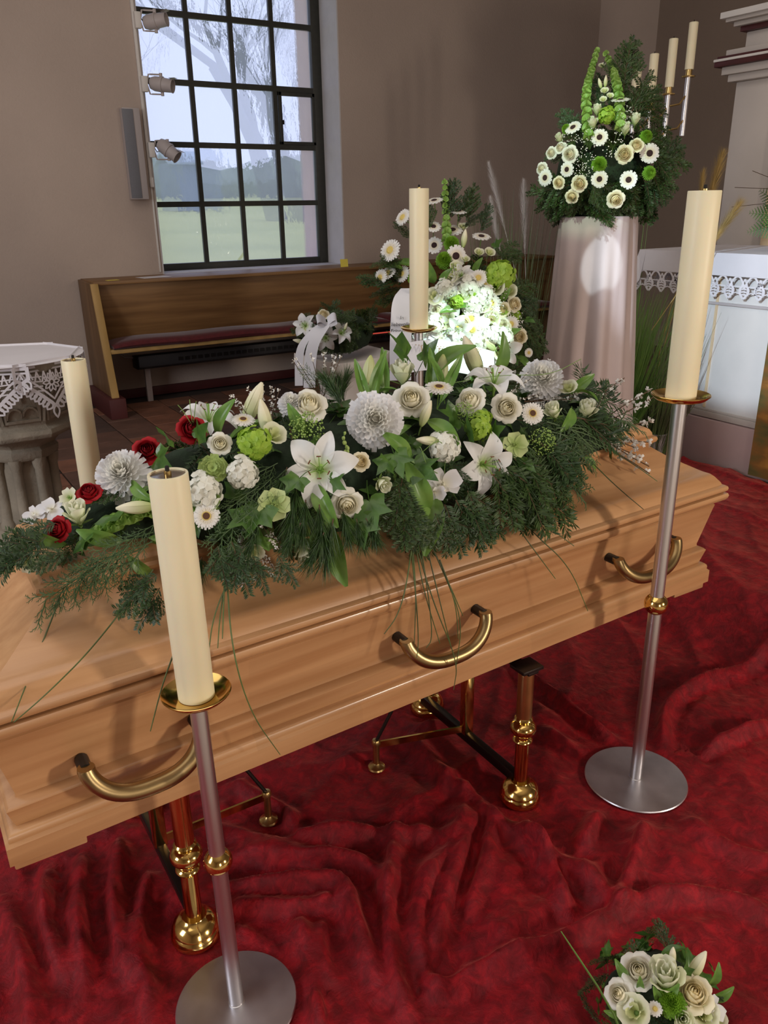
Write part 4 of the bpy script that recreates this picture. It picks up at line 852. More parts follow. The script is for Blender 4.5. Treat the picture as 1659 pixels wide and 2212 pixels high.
# ================================================================ brass trestles
def trestle(xf, yf, xk, label, foot, side):
    t = thing('coffin_trestle', label, 'trestle', (xf, yf + .25, 0.012), group='brass trestles under the coffin')
    y2 = yf + 0.52
    def leg(x, y):
        mb = MB(); mb.lathe([(0.0, .0), (.056, .0), (.060, .008), (.060, .016), (.056, .024), (.053, .028), (.056, .034), (.050, .048), (.038, .058), (.030, .062), (.0275, .066)], 28, (x, y, .012)); o = wpart2('foot', mb, M['brass'], t, t)
        mb = MB(); mb.lathe([(.020, .06), (.020, .19), (.0205, .205)], 20, (x, y, .012)); l = wpart2('leg', mb, M['brass'], t, t)
        mb = MB(); mb.lathe([(.020, .20), (.027, .204), (.029, .209), (.027, .214), (.021, .218), (.021, .226), (.030, .231), (.036, .240), (.038, .249), (.036, .258), (.029, .266), (.022, .270), (.024, .276), (.027, .281), (.024, .286), (.020, .29)], 24, (x, y, .012)); wpart2('turned_ring', mb, M['brass'], l, t)
        mb = MB(); mb.lathe([(.0225, .285), (.0225, .445)], 20, (x, y, .012)); wpart2('upper_tube', mb, M['brass_dull'] if side > 0 else M['brass'], l, t)
        mb = MB(); mb.box(x - .036, x + .036, y - .03, y + .03, .455, .466); wpart2('top_plate', mb, M['dark_metal'], l, t, bevel=.002)
    leg(xf, yf); leg(xf + .03, y2)
    mb = MB(); mb.box(xf - .012, xf + .012, yf + .02, y2 - .02, .060, .092); wpart2('cross_bar', mb, M['dark_metal'], t, t, bevel=.002)
    mb = MB(); mb.box(xf - .018, xf + .018, yf - .03, y2 + .03, .448, .458); wpart2('top_bar', mb, M['dark_metal'], t, t, bevel=.002)
    ym = yf + .26
    mb = MB(); mb.box(xf - .016, xf + .018, ym - .014, ym + .014, .085, .448); wpart2('middle_post', mb, M['brass'], t, t, bevel=.003)
    # swivel prop: flat arm, strut and a small disc foot
    fx_, fy_ = foot
    a = Vector((xf, ym, .10)); e = Vector((fx_, fy_, .10)); d = (e - a).normalized(); n = Vector((-d.y, d.x, 0))
    mb = MB(); mb.loft([[tuple(p + n * s * .003 + Vector((0, 0, zz))) for s, zz in ((-1, -.011), (1, -.011), (1, .011), (-1, .011))] for p in (a, e)]); pr = wpart2('prop_arm', mb, M['brass'], t, t)
    mb = MB(); mb.tube([tuple(e + Vector((0, 0, .012))), tuple(Vector((xk, ym + .05, .40)))], .0055, 8); wpart2('prop_strut', mb, M['dark_metal'], t, t)
    mb = MB(); mb.lathe([(.010, .03), (.010, .10), (.014, .104), (.014, .112), (.011, .118), (.0, .119)], 14, (fx_, fy_, 0), cap0=True); mb.lathe([(.0, .012), (.026, .012), (.028, .016), (.026, .021), (.014, .027), (.009, .034)], 20, (fx_, fy_, 0)); wpart2('prop_foot', mb, M['brass_dull'], t, t)
trestle(.365, 1.485, .52, 'brass trestle under the coffin behind the nearest candle stand', (.672, 1.745), -1)
trestle(1.335, 1.43, 1.20, 'brass trestle under the coffin beneath its middle handle, farther from the font', (1.052, 1.775), 1)

# ================================================================ candle stands and candles
def stand(x, y, hj, base_r, label, tube_r=.0165, bs=0.012, tilt=(0, 0)):
    t = thing('candle_stand', label, 'candle stand', (x, y, bs), group='steel candle stands around the coffin')
    t.rotation_euler = (-tilt[1], tilt[0], 0)
    mb = MB(); mb.lathe([(0, 0), (base_r, 0), (base_r + .001, .003), (base_r - .001, .006), (0, .0065)], 64); part('base_disc', mb, M['steel_plate'], t)
    zk = hj * .505
    mb = MB(); mb.lathe([(tube_r, .006), (tube_r, zk - .01)], 28); mb.lathe([(tube_r + .0015, .0062), (tube_r + .0015, .010), (tube_r, .011)], 28); part('lower_pole', mb, M['steel'], t)
    mb = MB(); mb.lathe([(tube_r, zk), (tube_r, hj - .014)], 28); part('upper_pole', mb, M['steel'], t)
    rk = tube_r * 1.78; prof = []
    for k in range(15):
        a = -1.02 + 2.04 * k / 14; prof.append((rk * math.cos(a) if abs(a) < 1 else tube_r * .98, zk + rk * math.sin(a) * .95))
    mb = MB(); mb.lathe(prof, 32); part('knob', mb, M['brass'], t)
    rp = tube_r * 3.9
    mb = MB(); mb.lathe([(tube_r, -.015), (rp * .55, -.012), (rp * .85, -.006), (rp, .004), (rp * 1.005, .006), (rp * .985, .007), (rp * .8, -.002), (rp * .5, -.004), (0, -.004)], 48, (0, 0, hj), cap0=True, cap1=True); part('drip_plate', mb, M['brass'], t)
    return t
def candle(x, y, z, r, h, label, bs=0.012, tilt=(0, 0)):
    t = thing('candle', label, 'candle', (x + tilt[0] * z, y + tilt[1] * z, z + bs), group='tall ivory candles on the stands'); t.rotation_euler = (-tilt[1], tilt[0], 0)
    mb = MB(); mb.lathe([(0, 0), (r, 0), (r, h * .10), (r * 1.004, h * .101), (r * 1.004, h - .002), (r * .985, h), (r * .88, h), (r * .87, h - .006), (0, h - .006)], 56); part('wax', mb, M['candle'], t)
    mb = MB(); mb.lathe([(r * .86, h - .0055), (r * .86, h - .003), (r * .80, h - .004), (.012, h - .0045), (0, h - .0045)], 40, cap0=False); part('metal_cup', mb, M['oil'], t)
    mb = MB(); mb.lathe([(.0062, h - .005), (.0062, h + .004), (.004, h + .005)], 14); mb.lathe([(.0036, h + .004), (.0038, h + .011), (.0028, h + .013), (0, h + .0132)], 10, m=1); part('wick', mb, [M['brass_dull'], M['wick']], t)
CZ = -0.004 + 0.0
stand(.378, 1.264, .800, .131, 'short steel candle stand in front of the coffin, nearest the camera', tilt=(-.012, .0075))
candle(.378, 1.264, .797, .0335, .432, 'thick ivory candle on the stand nearest the camera, brass drip plate below', tilt=(-.012, .0075))
stand(.452, 2.385, .800, .131, 'short steel candle stand behind the coffin beside the stone font')
candle(.452, 2.385, .797, .0335, .452, 'ivory candle behind the coffin, beside the lace-covered font')
stand(1.686, 1.303, 1.180, .150, 'tall steel candle stand in front of the right end of the coffin', .0185)
candle(1.686, 1.303, 1.177, .0375, .485, 'tall ivory candle at the right in front of the altar')
stand(1.80, 2.64, 1.19, .150, 'tall steel candle stand behind the coffin before the brightly lit bouquet', .0185)
candle(1.80, 2.64, 1.187, .0365, .512, 'tall ivory candle behind the coffin in front of the brightly lit bouquet')
# ================================================================ crushed red velvet on the floor
def velvet_mat():
    m = bpy.data.materials.new('crushed_red_velvet'); m.use_nodes = True
    nt = m.node_tree; N = nt.nodes; L = nt.links; b = N['Principled BSDF']
    tc = N.new('ShaderNodeTexCoord')
    n1 = N.new('ShaderNodeTexNoise'); n1.inputs['Scale'].default_value = 24; n1.inputs['Detail'].default_value = 7; n1.inputs['Roughness'].default_value = .68; n1.inputs['Distortion'].default_value = .6
    L.new(tc.outputs['Object'], n1.inputs[0])
    rp = N.new('ShaderNodeValToRGB'); e = rp.color_ramp.elements
    e[0].position = .30; e[0].color = (.095, .0015, .004, 1); e[1].position = .72; e[1].color = (.38, .007, .014, 1)
    k = e.new(.5); k.color = (.20, .0035, .009, 1)
    L.new(n1.outputs[0], rp.inputs[0]); L.new(rp.outputs[0], b.inputs['Base Color'])
    b.inputs['Roughness'].default_value = .62; b.inputs['Specular IOR Level'].default_value = .25
    b.inputs['Sheen Weight'].default_value = .40; b.inputs['Sheen Roughness'].default_value = .35; b.inputs['Sheen Tint'].default_value = (1.0, .24, .18, 1)
    n2 = N.new('ShaderNodeTexNoise'); n2.inputs['Scale'].default_value = 26; n2.inputs['Detail'].default_value = 6; n2.inputs['Roughness'].default_value = .65; n2.inputs['Distortion'].default_value = .8
    L.new(tc.outputs['Object'], n2.inputs[0])
    bp = N.new('ShaderNodeBump'); bp.inputs['Strength'].default_value = .55; bp.inputs['Distance'].default_value = .012
    L.new(n2.outputs[0], bp.inputs['Height']); L.new(bp.outputs[0], b.inputs['Normal'])
    return m
M['velvet'] = velvet_mat()
FLAT = [(.378, 1.264, .15), (1.686, 1.303, .17), (.365, 1.485, .075), (.395, 2.005, .075), (1.335, 1.43, .075), (1.365, 1.95, .075), (.672, 1.745, .04), (1.052, 1.775, .04), (1.10, .74, .12)]
def ss(a, b, x):
    t = np.clip((x - a) / (b - a), 0, 1); return t * t * (3 - 2 * t)
def velvet():
    dx = .0115
    xs = np.arange(-1.3, 3.965, dx); ns = len(xs)
    ymax = 2.13 + .40 * ss(2.2, 2.5, xs) + .42 * ss(3.25, 3.5, xs) + .025 * np.sin(xs * 5.1) + .012 * np.sin(xs * 13)
    nt_ = 200
    T = np.linspace(0, 1, nt_)
    X = np.repeat(xs[:, None], nt_, 1); Y = .53 + (ymax[:, None] - .53) * T[None, :]
    H = np.full_like(X, .007)
    rg = np.random.RandomState(7)
    wx = X + .05 * np.sin(3.1 * Y + 1.2) + .03 * np.sin(7.3 * Y + 2 * X); wy = Y + .05 * np.sin(2.7 * X + .4) + .03 * np.sin(6.1 * X - 3 * Y)
    for k in range(9):
        a = rg.uniform(0, PI); fr_ = rg.uniform(5, 15); ph = rg.uniform(0, 6.28)
        s = np.sin(fr_ * (wx * math.cos(a) + wy * math.sin(a)) + ph + 1.4 * np.sin(2.1 * wx * math.sin(a) - 1.7 * wy * math.cos(a) + ph))
        env = .5 + .5 * np.sin(1.9 * X * math.cos(a * 2) + 2.3 * Y * math.sin(a * 2) + ph * 2)
        H += (1 - np.abs(s)) ** 2 * .014 * env ** 2
    for k in range(7):
        a = rg.uniform(0, PI); fr_ = rg.uniform(22, 48); ph = rg.uniform(0, 6.28)
        s = np.sin(fr_ * (wx * math.cos(a) + wy * math.sin(a)) + ph + 2.2 * np.sin(5 * wx - 4 * wy + ph))
        env = np.clip(np.sin(2.9 * X * math.cos(a * 3) + 3.3 * Y * math.sin(a * 3) + ph), 0, 1)
        H += s * .0022 * env
    for i, pl in enumerate(FOLDS):
        P = [np.array(p) for p in pl]
        # gentle smoothing of the polyline
        for _ in range(2):
            Q = [P[0]]
            for j in range(len(P) - 1): Q += [P[j] * .75 + P[j + 1] * .25, P[j] * .25 + P[j + 1] * .75]
            P = Q + [P[-1]]
        D = np.full_like(X, 9.); tt = np.zeros_like(X); side = np.zeros_like(X); n = len(P) - 1
        for j in range(n):
            a, b = P[j], P[j + 1]; d = b - a; l2 = d @ d + 1e-9
            t = np.clip(((X - a[0]) * d[0] + (Y - a[1]) * d[1]) / l2, 0, 1)
            ex = X - a[0] - t * d[0]; ey = Y - a[1] - t * d[1]; q = np.hypot(ex, ey)
            mk = q < D; D = np.where(mk, q, D); tt = np.where(mk, (j + t) / n, tt); side = np.where(mk, np.sign(d[0] * ey - d[1] * ex), side)
        amp = rg.uniform(.030, .050); w = rg.uniform(.014, .023); sg = rg.choice((-1, 1))
        wd = w * np.where(side * sg > 0, 1.9, .75)
        H += amp * np.sin(np.clip(tt, .03, .97) * PI) ** .45 * np.exp(-(D / wd) ** 2) - amp * .25 * np.exp(-((D - 2.4 * w) / (1.2 * w)) ** 2) * (H > .01)
    for (fx_, fy_, r_) in FLAT:
        q = np.hypot(X - fx_, Y - fy_); k = ss(r_ * .92, r_ * 1.5, q); H = .008 * (1 - k) + H * k
    H = np.maximum(H, .004)
    H = H + .198 * ss(2.44, 2.74, X + .04 * np.sin(3.5 * Y))
    V = np.stack([X, Y, H], -1).reshape(-1, 3)
    idx = np.arange(ns * nt_).reshape(ns, nt_)
    Fq = np.stack([idx[:-1, :-1], idx[1:, :-1], idx[1:, 1:], idx[:-1, 1:]], -1).reshape(-1, 4)
    me = bpy.data.meshes.new('velvet_cloth'); me.from_pydata(V.tolist(), [], Fq.tolist()); me.materials.append(M['velvet'])
    me.polygons.foreach_set('use_smooth', [True] * len(me.polygons)); me.update()
    o = link('velvet_cloth', me)
    tag(o, 'crushed red velvet cloth spread in folds over the floor under the coffin', 'cloth')
velvet()

# ================================================================ lace
def ribbon2(mb, path, w, fn, thick=.0012):
    """flat band of width w along a 2-D path, carried to space by fn(u, v, n)"""
    P = [Vector((p[0], p[1])) for p in path]; n = len(P); closed = (P[0] - P[-1]).length < 1e-6
    L_, R_ = [], []
    for i in range(n):
        a = P[i - 1] if i > 0 else (P[n - 2] if closed else P[0]); b = P[i + 1] if i < n - 1 else (P[1] if closed else P[-1])
        t = (b - a); t = t.normalized() if t.length > 1e-9 else Vector((1, 0)); nn = Vector((-t.y, t.x)) * w / 2
        L_.append(P[i] + nn); R_.append(P[i] - nn)
    rings = [[fn(l.x, l.y, 0), fn(r.x, r.y, 0), fn(r.x, r.y, thick), fn(l.x, l.y, thick)] for l, r in zip(L_, R_)]
    mb.loft(rings, True, True)
def leaf_loop(cx, cy, L, W, ang, n=8):
    pts = []
    for k in range(2 * n + 1):
        t = k / n
        s = t if t <= 1 else 2 - t; sg = 1 if t <= 1 else -1
        x = (s - .0) * L; y = sg * W / 2 * math.sin(PI * s ** .85)
        pts.append((cx + x * math.cos(ang) - y * math.sin(ang), cy + x * math.sin(ang) + y * math.cos(ang)))
    return pts
def lace_motif(w, h):
    """one repeat of pointed arches and hanging leaves; u across, v down, n outwards"""
    mb = MB(); fn = lambda u, v, n: (u, -n, -v)
    for s in (-1, 1):
        ribbon2(mb, [(s * w * (.5 * t ** .8), h * (.02 + .50 * t ** 1.6)) for t in [k / 8 for k in range(9)]], w * .11, fn)
        ribbon2(mb, [(s * w * (.5 - .22 * math.sin(t * PI * .6)), h * (.12 + .62 * t)) for t in [k / 8 for k in range(9)]], w * .08, fn)
        ribbon2(mb, [(s * w * .5 * t, h * (.0 + .0 * t)) for t in (0, 1)], h * .08, fn)
        # halves of the leaf hanging at the joint
        pts = [(s * w * (.5 - .30 * math.sin(PI * t ** .8)), h * (.38 + .62 * t)) for t in [k / 10 for k in range(11)]]
        ribbon2(mb, pts, w * .13, fn)
        for k in range(3): ribbon2(mb, [(s * w * .5, h * (.55 + .12 * k)), (s * w * (.34), h * (.58 + .12 * k))], w * .09, fn)
    ribbon2(mb, [(-w * .24, h * .46), (w * .24, h * .46)], h * .05, fn)
    ribbon2(mb, [(-w * .30, h * .80), (0, h * .72), (w * .30, h * .80)], h * .05, fn)
    return mb

# ================================================================ altar
ALX, AY0, AY1, AZ = 4.0, 1.15, 3.50, 1.385
alt = thing('altar_table', 'white painted altar block with an overhanging table top', 'altar', (4.45, 2.3, .19))
b = MB(); b.box(ALX + .02, 4.80, AY0 + .2, 3.06, .19, .46); wpart('plinth', b, M['mauve'], alt, bevel=.006)
b = MB(); b.box(ALX + .05, 4.78, AY0 + .25, 3.03, .46, 1.30); wpart('block', b, M['white_paint'], alt, bevel=.004)
b = MB(); b.box(ALX + .035, ALX + .06, AY0 + .24, 3.04, .465, .50); b.box(ALX + .042, ALX + .06, AY0 + .24, 3.04, .50, .515); wpart('foot_moulding', b, M['grey_white'], alt, bevel=.003)
b = MB(); b.box(ALX + .044, ALX + .05, 2.95, 2.965, .52, 1.28); wpart('corner_fillet', b, M['cream_paint'], alt)
b = MB(); b.box(ALX + .038, ALX + .052, AY0 + .25, 3.032, 1.108, 1.122); wpart('groove_strip', b, M['lamp_grey'], alt)
b = MB(); b.box(ALX + .02, 4.81, AY0 + .02, AY1 - .02, 1.30, AZ - .004); wpart('table_top', b, M['white_paint'], alt, bevel=.006)
# tapestry hung before the altar
def tapestry_mat():
    m = mat('woven_tapestry', (150, 104, 48), .95); nt = m.node_tree; N = nt.nodes; L = nt.links
    tc = N.new('ShaderNodeTexCoord'); mp = N.new('ShaderNodeMapping'); mp.inputs['Scale'].default_value = (1, 2.2, 5); L.new(tc.outputs['Object'], mp.inputs[0])
    nz = N.new('ShaderNodeTexNoise'); nz.inputs['Scale'].default_value = 1.6; nz.inputs['Detail'].default_value = 5; L.new(mp.outputs[0], nz.inputs[0])
    rp = N.new('ShaderNodeValToRGB'); e = rp.color_ramp.elements
    e[0].position = .30; e[0].color = (*lin((46, 40, 22)), 1); e[1].position = .72; e[1].color = (*lin((176, 120, 50)), 1)
    k = e.new(.44); k.color = (*lin((96, 82, 40)), 1); k = e.new(.56); k.color = (*lin((126, 84, 36)), 1)
    L.new(nz.outputs[0], rp.inputs[0]); L.new(rp.outputs[0], N['Principled BSDF'].inputs['Base Color']); return m
tp = thing('altar_tapestry', 'woven brown and green tapestry hanging on the altar front', 'tapestry', (ALX, 2.0, .2))
b = MB()
rings = []
for k in range(25):
    y = 2.575 - k * .045; o_ = .006 * math.sin(k * .9)
    rings.append([(ALX - .012 + o_, y, .215), (ALX - .004 + o_, y, .215), (ALX - .004, y, 1.20), (ALX - .012, y, 1.20)])
b.loft(rings); wpart('weave', b, tapestry_mat(), tp, angle=60)
b = MB(); b.tube([(ALX - .008, 2.60, 1.205), (ALX - .008, 1.49, 1.205)], .009, 8); wpart('rod', b, M['dark_metal'], tp)
# altar cloth: linen sheet that hangs over the edges with a lace border
ac = thing('altar_cloth', 'white linen altar cloth with a scalloped lace border', 'tablecloth', (4.5, 2.3, AZ))
b = MB(); b.box(ALX - .004, 4.82, AY0, AY1, AZ - .001, AZ + .003)
zc = AZ - .115
b.box(ALX - .008, ALX - .004, AY0, AY1, zc, AZ + .003); b.box(ALX - .004, 4.82, AY1, AY1 + .004, zc, AZ + .003)
wpart('linen', b, M['cloth'], ac, bevel=.0012, seg=1)
LW, LH = .092, .118
lm = lace_motif(LW, LH).mesh('lace_repeat', M['cloth'], smooth=False, fix=True)
k = 0
y = AY1 - LW / 2
while y > 1.9:
    o = link('lace_repeat', lm, ac, (ALX - .006 - 4.5, y - 2.3, zc - AZ + .004)); o.rotation_euler = (R(2) * math.sin(k), 0, -PI / 2); k += 1
    y -= LW
for i in range(8):
    o = link('lace_repeat', lm, ac, (ALX + LW / 2 + i * LW - 4.5, AY1 + .002 - 2.3, zc - AZ + .004)); o.rotation_euler = (0, 0, PI)
b = MB(); fnc = lambda u, v, n: (ALX - .008 - .16 * u, AY1 + .004 + .05 * u - 0 * n, zc - v + n)
b.add([(ALX - .008, AY1 - .05, AZ), (ALX - .002, AY1 + .004, AZ), (ALX - .03, AY1 + .055, AZ - .20), (ALX - .035, AY1 + .045, AZ - .262), (ALX - .02, AY1 - .03, AZ - .17)], [(0, 1, 2, 3, 4)])
wpart('hanging_corner', b, M['cloth'], ac, smooth=False)

# ================================================================ retable
RX = 4.95
rt_ = thing('altar_retable', 'tall white retable with oxblood cornice bands behind the altar', 'retable', (5.2, 2.6, .19))
def slab(name, y0, y1, z0, z1, x0, mtl, bev=.006): 
    b = MB(); b.box(x0, 5.5, y0, y1, z0, z1); wpart(name, b, mtl, rt_, bevel=bev)
RYL = 3.70
slab('pilaster', 3.36, RYL, .19, 2.36, RX + .02, M['grey_white'])
slab('pilaster_corner', 3.30, 3.36, .19, 2.36, RX, M['cream_paint'])
slab('panel', 2.2, 3.30, .19, 2.36, RX + .06, M['grey_white'])
slab('panel_moulding', 3.17, 3.22, 1.36, 2.25, RX + .03, M['cream_paint'])
slab('panel_moulding', 2.2, 3.22, 2.20, 2.25, RX + .03, M['cream_paint'])
for z0, z1, o_, m_ in ((2.36, 2.40, .03, 'grey_white'), (2.40, 2.445, .06, 'grey_white'), (2.445, 2.475, .095, 'oxblood'), (2.475, 2.49, .10, 'white_paint'), (2.49, 2.505, .085, 'oxblood'), (2.505, 2.54, .05, 'grey_white')):
    slab('cornice_band', 2.2, RYL + o_, z0, z1, RX - o_, M[m_], .003)
slab('upper_pilaster', 3.38, RYL - .03, 2.54, 2.635, RX + .02, M['grey_white'])
slab('upper_pilaster_corner', 3.31, 3.38, 2.54, 2.635, RX, M['cream_paint'])
slab('upper_panel', 2.2, 3.31, 2.54, 2.635, RX + .06, M['grey_white'])
for z0, z1, o_, m_ in ((2.635, 2.665, .02, 'oxblood'), (2.665, 2.69, .05, 'grey_white'), (2.69, 2.71, .085, 'grey_white'), (2.71, 2.745, .11, 'white_paint')):
    slab('cornice_band', 2.2, RYL - .03 + o_, z0, z1, RX - o_, M[m_], .003)

# ================================================================ candelabrum left of the altar
CC = Vector((4.36, 3.98, .19))
cd = thing('candelabrum', 'tall steel candelabrum with stepped tubes beside the altar retable', 'candelabrum', CC)
b = MB(); b.lathe([(0, 0), (.17, 0), (.17, .01), (.02, .014), (.016, .03), (.016, 1.86)], 24); part('post', b, M['steel'], cd)
TUBES = [((4.675, 3.838), 2.05, 2.43, 2.69), ((4.565, 3.888), 1.98, 2.33, 2.60), ((4.452, 3.930), 1.92, 2.24, 2.515), ((4.345, 3.962), 1.86, 2.18, 2.43)]
for k, ((x, y), zb, zj, zt) in enumerate(TUBES):
    b = MB(); b.lathe([(.017, zb), (.017, zj)], 18, (x - CC.x, y - CC.y, -.19)); tb = part('tube', b, M['steel'], cd)
    b = MB(); b.lathe([(.017, zj - .045), (.04, zj - .043), (.042, zj - .036), (.02, zj - .034), (.020, zj)], 20, (x - CC.x, y - CC.y, -.19)); part('drip_collar', b, M['brass_dull'], tb)
    b = MB()
    if k < 3:
        (x2, y2) = TUBES[k + 1][0]
        for dz in (.10, .24):
            b.tube([(x - CC.x, y - CC.y, zb + dz - .19), ((x + x2) / 2 - CC.x - .02, (y + y2) / 2 - CC.y - .04, zb + dz - .06 - .19), (x2 - CC.x, y2 - CC.y, zb + dz - .07 - .19)], .006, 6)
        part('arm', b, M['brass_dull'], cd)
    c_ = MB(); c_.lathe([(0, 0), (.0275, 0), (.0275, zt - zj - .003), (.025, zt - zj), (0, zt - zj)], 24)
    c = link('altar_candle', c_.mesh('altar_candle', M['candle']), None, (x, y, zj)); tag(c, ['highest', 'second highest', 'third highest', 'lowest'][k] + ' of the four ivory candles on the stepped candelabrum', 'candle', 'candles on the candelabrum')
    w_ = MB(); w_.lathe([(.003, zt - zj), (.003, zt - zj + .012), (0, zt - zj + .012)], 8); part('wick', w_, M['wick'], c)

# ================================================================ stone font with lace doily
fo = thing('baptismal_font', 'octagonal grey sandstone font with carved tracery at the left edge', 'font', (.50, 4.28, 0))
def octa(r, z, rot=PI / 8): return [(r * math.cos(rot + k * PI / 4), r * math.sin(rot + k * PI / 4), z) for k in range(8)]
b = MB(); b.loft([octa(r, z) for r, z in ((.30, 0), (.30, .06), (.27, .08), (.25, .12), (.20, .16))]); part('base', b, M['sandstone'], fo, bevel=.004)
b = MB(); b.loft([octa(r, z) for r, z in ((.135, .15), (.13, .30), (.13, .50), (.14, .515))]); part('shaft', b, M['sandstone'], fo, bevel=.003)
for k in range(8):
    a = PI / 8 + k * PI / 4; x, y = .138 * math.cos(a), .138 * math.sin(a)
    b = MB(); b.lathe([(.036, .15), (.036, .18), (.026, .20), (.024, .46), (.028, .47), (.034, .50), (.036, .52)], 12, (x, y, 0)); part('colonnette', b, M['sandstone'], fo)
b = MB(); b.loft([octa(r, z) for r, z in ((.165, .51), (.178, .53), (.182, .56), (.165, .575), (.19, .60), (.245, .625), (.288, .64), (.298, .66), (.290, .68), (.268, .69), (.258, .70), (.30, .95), (.335, .962), (.345, .985), (.345, .998))]); bowl = part('bowl', b, M['sandstone'], fo, bevel=.003)
for k in range(8):
    a = k * PI / 4 + PI / 4 * 0
    n = Vector((math.cos(a), math.sin(a), 0)); t_ = Vector((-n.y, n.x, 0)); r0, r1 = .258 * math.cos(PI / 8), .30 * math.cos(PI / 8)
    fnb = lambda u, v, q: tuple(n * (r0 + (r1 - r0) * v / .25 + .002 + q) + t_ * u + Vector((0, 0, .70 + v)))
    b = MB()
    arch = [(-.075, .03)] + [(-.075 + .0 + .075 * (1 - math.cos(s)) , .11 + .075 * math.sin(s)) for s in [i * PI / 2 / 6 for i in range(7)]] + [(.075 * math.cos(s), .11 + .075 * math.sin(s)) for s in [PI / 2 - i * PI / 2 / 6 for i in range(1, 7)]] + [(.075, .03), (-.075, .03)]
    ribbon2(b, arch, .016, fnb, .010)
    for sg in (-1, 1):
        ribbon2(b, [(sg * (.07 - .035 * (1 - math.cos(s))), .045 + .05 * math.sin(s)) for s in [i * PI / 8 for i in range(9)]], .010, fnb, .009)
        ribbon2(b, [(sg * (.09), .02), (sg * .105, .12), (sg * .10, .23)], .012, fnb, .010)
    ribbon2(b, [(0, .12), (0, .18)], .01, fnb, .009)
    part('tracery', b, M['sandstone'], bowl, smooth=False)
dl = thing('lace_doily', 'white linen doily with pointed lace corners draped over the stone font', 'doily', (.50, 4.28, .999))
b = MB(); b.lathe([(.352, .0), (.360, .003), (.34, .005)], 48); part('linen_top', b, M['cloth'], dl)
def flap_mesh():
    # u along the rim (-.17..+.17), v downwards to the point at .24
    mb = MB(); wv = .165; hv = .225
    fn = lambda u, v, n: (.338 * math.cos(PI / 8) * 1.0 + .022 + .03 * v + n + .012 * math.cos(u * 18), u * (1), -v)
    edge = [(-wv * (1 - t), .055 + (hv - .085) * t ** 1.15) for t in [k / 10 for k in range(11)]]
    edge = edge + [(-u, v) for u, v in edge[-2::-1]]
    ribbon2(mb, edge, .016, fn)
    ribbon2(mb, [(u * .72, v * .80 + .008) for u, v in edge], .009, fn)
    ribbon2(mb, [(-wv, .0), (wv, .0)], .03, fn); ribbon2(mb, [(-wv, .0), (-wv, .06)], .016, fn); ribbon2(mb, [(wv, .0), (wv, .06)], .016, fn)
    ribbon2(mb, [(-wv, .028), (wv, .028)], .008, fn)
    for i in range(1, len(edge) - 1, 1):
        (u0, v0), (u1, v1) = edge[i - 1], edge[i + 1]
        ang = math.atan2(v1 - v0, u1 - u0) + PI / 2
        u, v = edge[i]; L_ = .040 if i != 10 else .058
        lp = leaf_loop(u, v, L_, .030, ang); ribbon2(mb, lp, .0085, fn)
    for k in range(10):
        a = k * 2 * PI / 10; ribbon2(mb, leaf_loop(.012 * math.cos(a), .085 + .012 * math.sin(a), .032, .016, a), .006, fn)
    ribbon2(mb, [(.012 * math.cos(s), .085 + .012 * math.sin(s)) for s in [k * PI / 6 for k in range(13)]], .006, fn)
    for k in range(9):
        u = -.13 + k * .0325; ribbon2(mb, [(u, .03), (u + .012, .055 + .03 * (1 - abs(u) / .14))], .007, fn); ribbon2(mb, [(u, .03), (u - .012, .055 + .03 * (1 - abs(u) / .14))], .007, fn)
    for k in range(5):
        v = .05 + k * .022; uu = wv * .72 * (1 - (v - .05) / .17)
        ribbon2(mb, [(-uu, v), (-.045, v + .004)], .006, fn); ribbon2(mb, [(uu, v), (.045, v + .004)], .006, fn)
    return mb.mesh('lace_flap', M['cloth'], smooth=False)
fm = flap_mesh()
for k in range(8):
    o = link('lace_flap', fm, dl); o.rotation_euler = (0, 0, k * PI / 4 + R(24))

# ================================================================ plaster pedestal under the small wreath
pp = thing('plaster_pedestal', 'low white plaster pedestal with a scooped top carrying the small wreath', 'pedestal', (2.36, 4.28, 0))
b = MB(); b.loft([[(s * math.cos(a) * (1.0 if True else 1), s * .78 * math.sin(a), z) for a in [k * PI / 16 for k in range(32)]] for s, z in ((.20, 0), (.21, .03), (.20, .06), (.15, .10), (.14, .40), (.15, .62), (.165, .70))]); part('column', b, M['plaster'], pp)
b = MB()
rings = []
for i in range(21):
    x = -.255 + .51 * i / 20; e = abs(x) / .255; zz = .03 * e ** 3; w = .17 * (1 - .12 * e ** 6)
    rings.append([(x, -w, .75 + zz), (x, -w * .82, .70 + zz * .7), (x, w * .82, .70 + zz * .7), (x, w, .75 + zz), (x, w * .97, .80 + zz * 1.2), (x, -w * .97, .80 + zz * 1.2)])
b.loft(rings); part('top_slab', b, M['plaster'], pp, bevel=.006)
for k in range(4):
    for j in range(3):
        b = MB(); b.box(.055 + j * .032, .075 + j * .032, -.152 + .012 * j, -.118 + .012 * j, .66 - k * .06 - .04, .66 - k * .06); part('relief_block', b, M['mauve'], pp, bevel=.002)

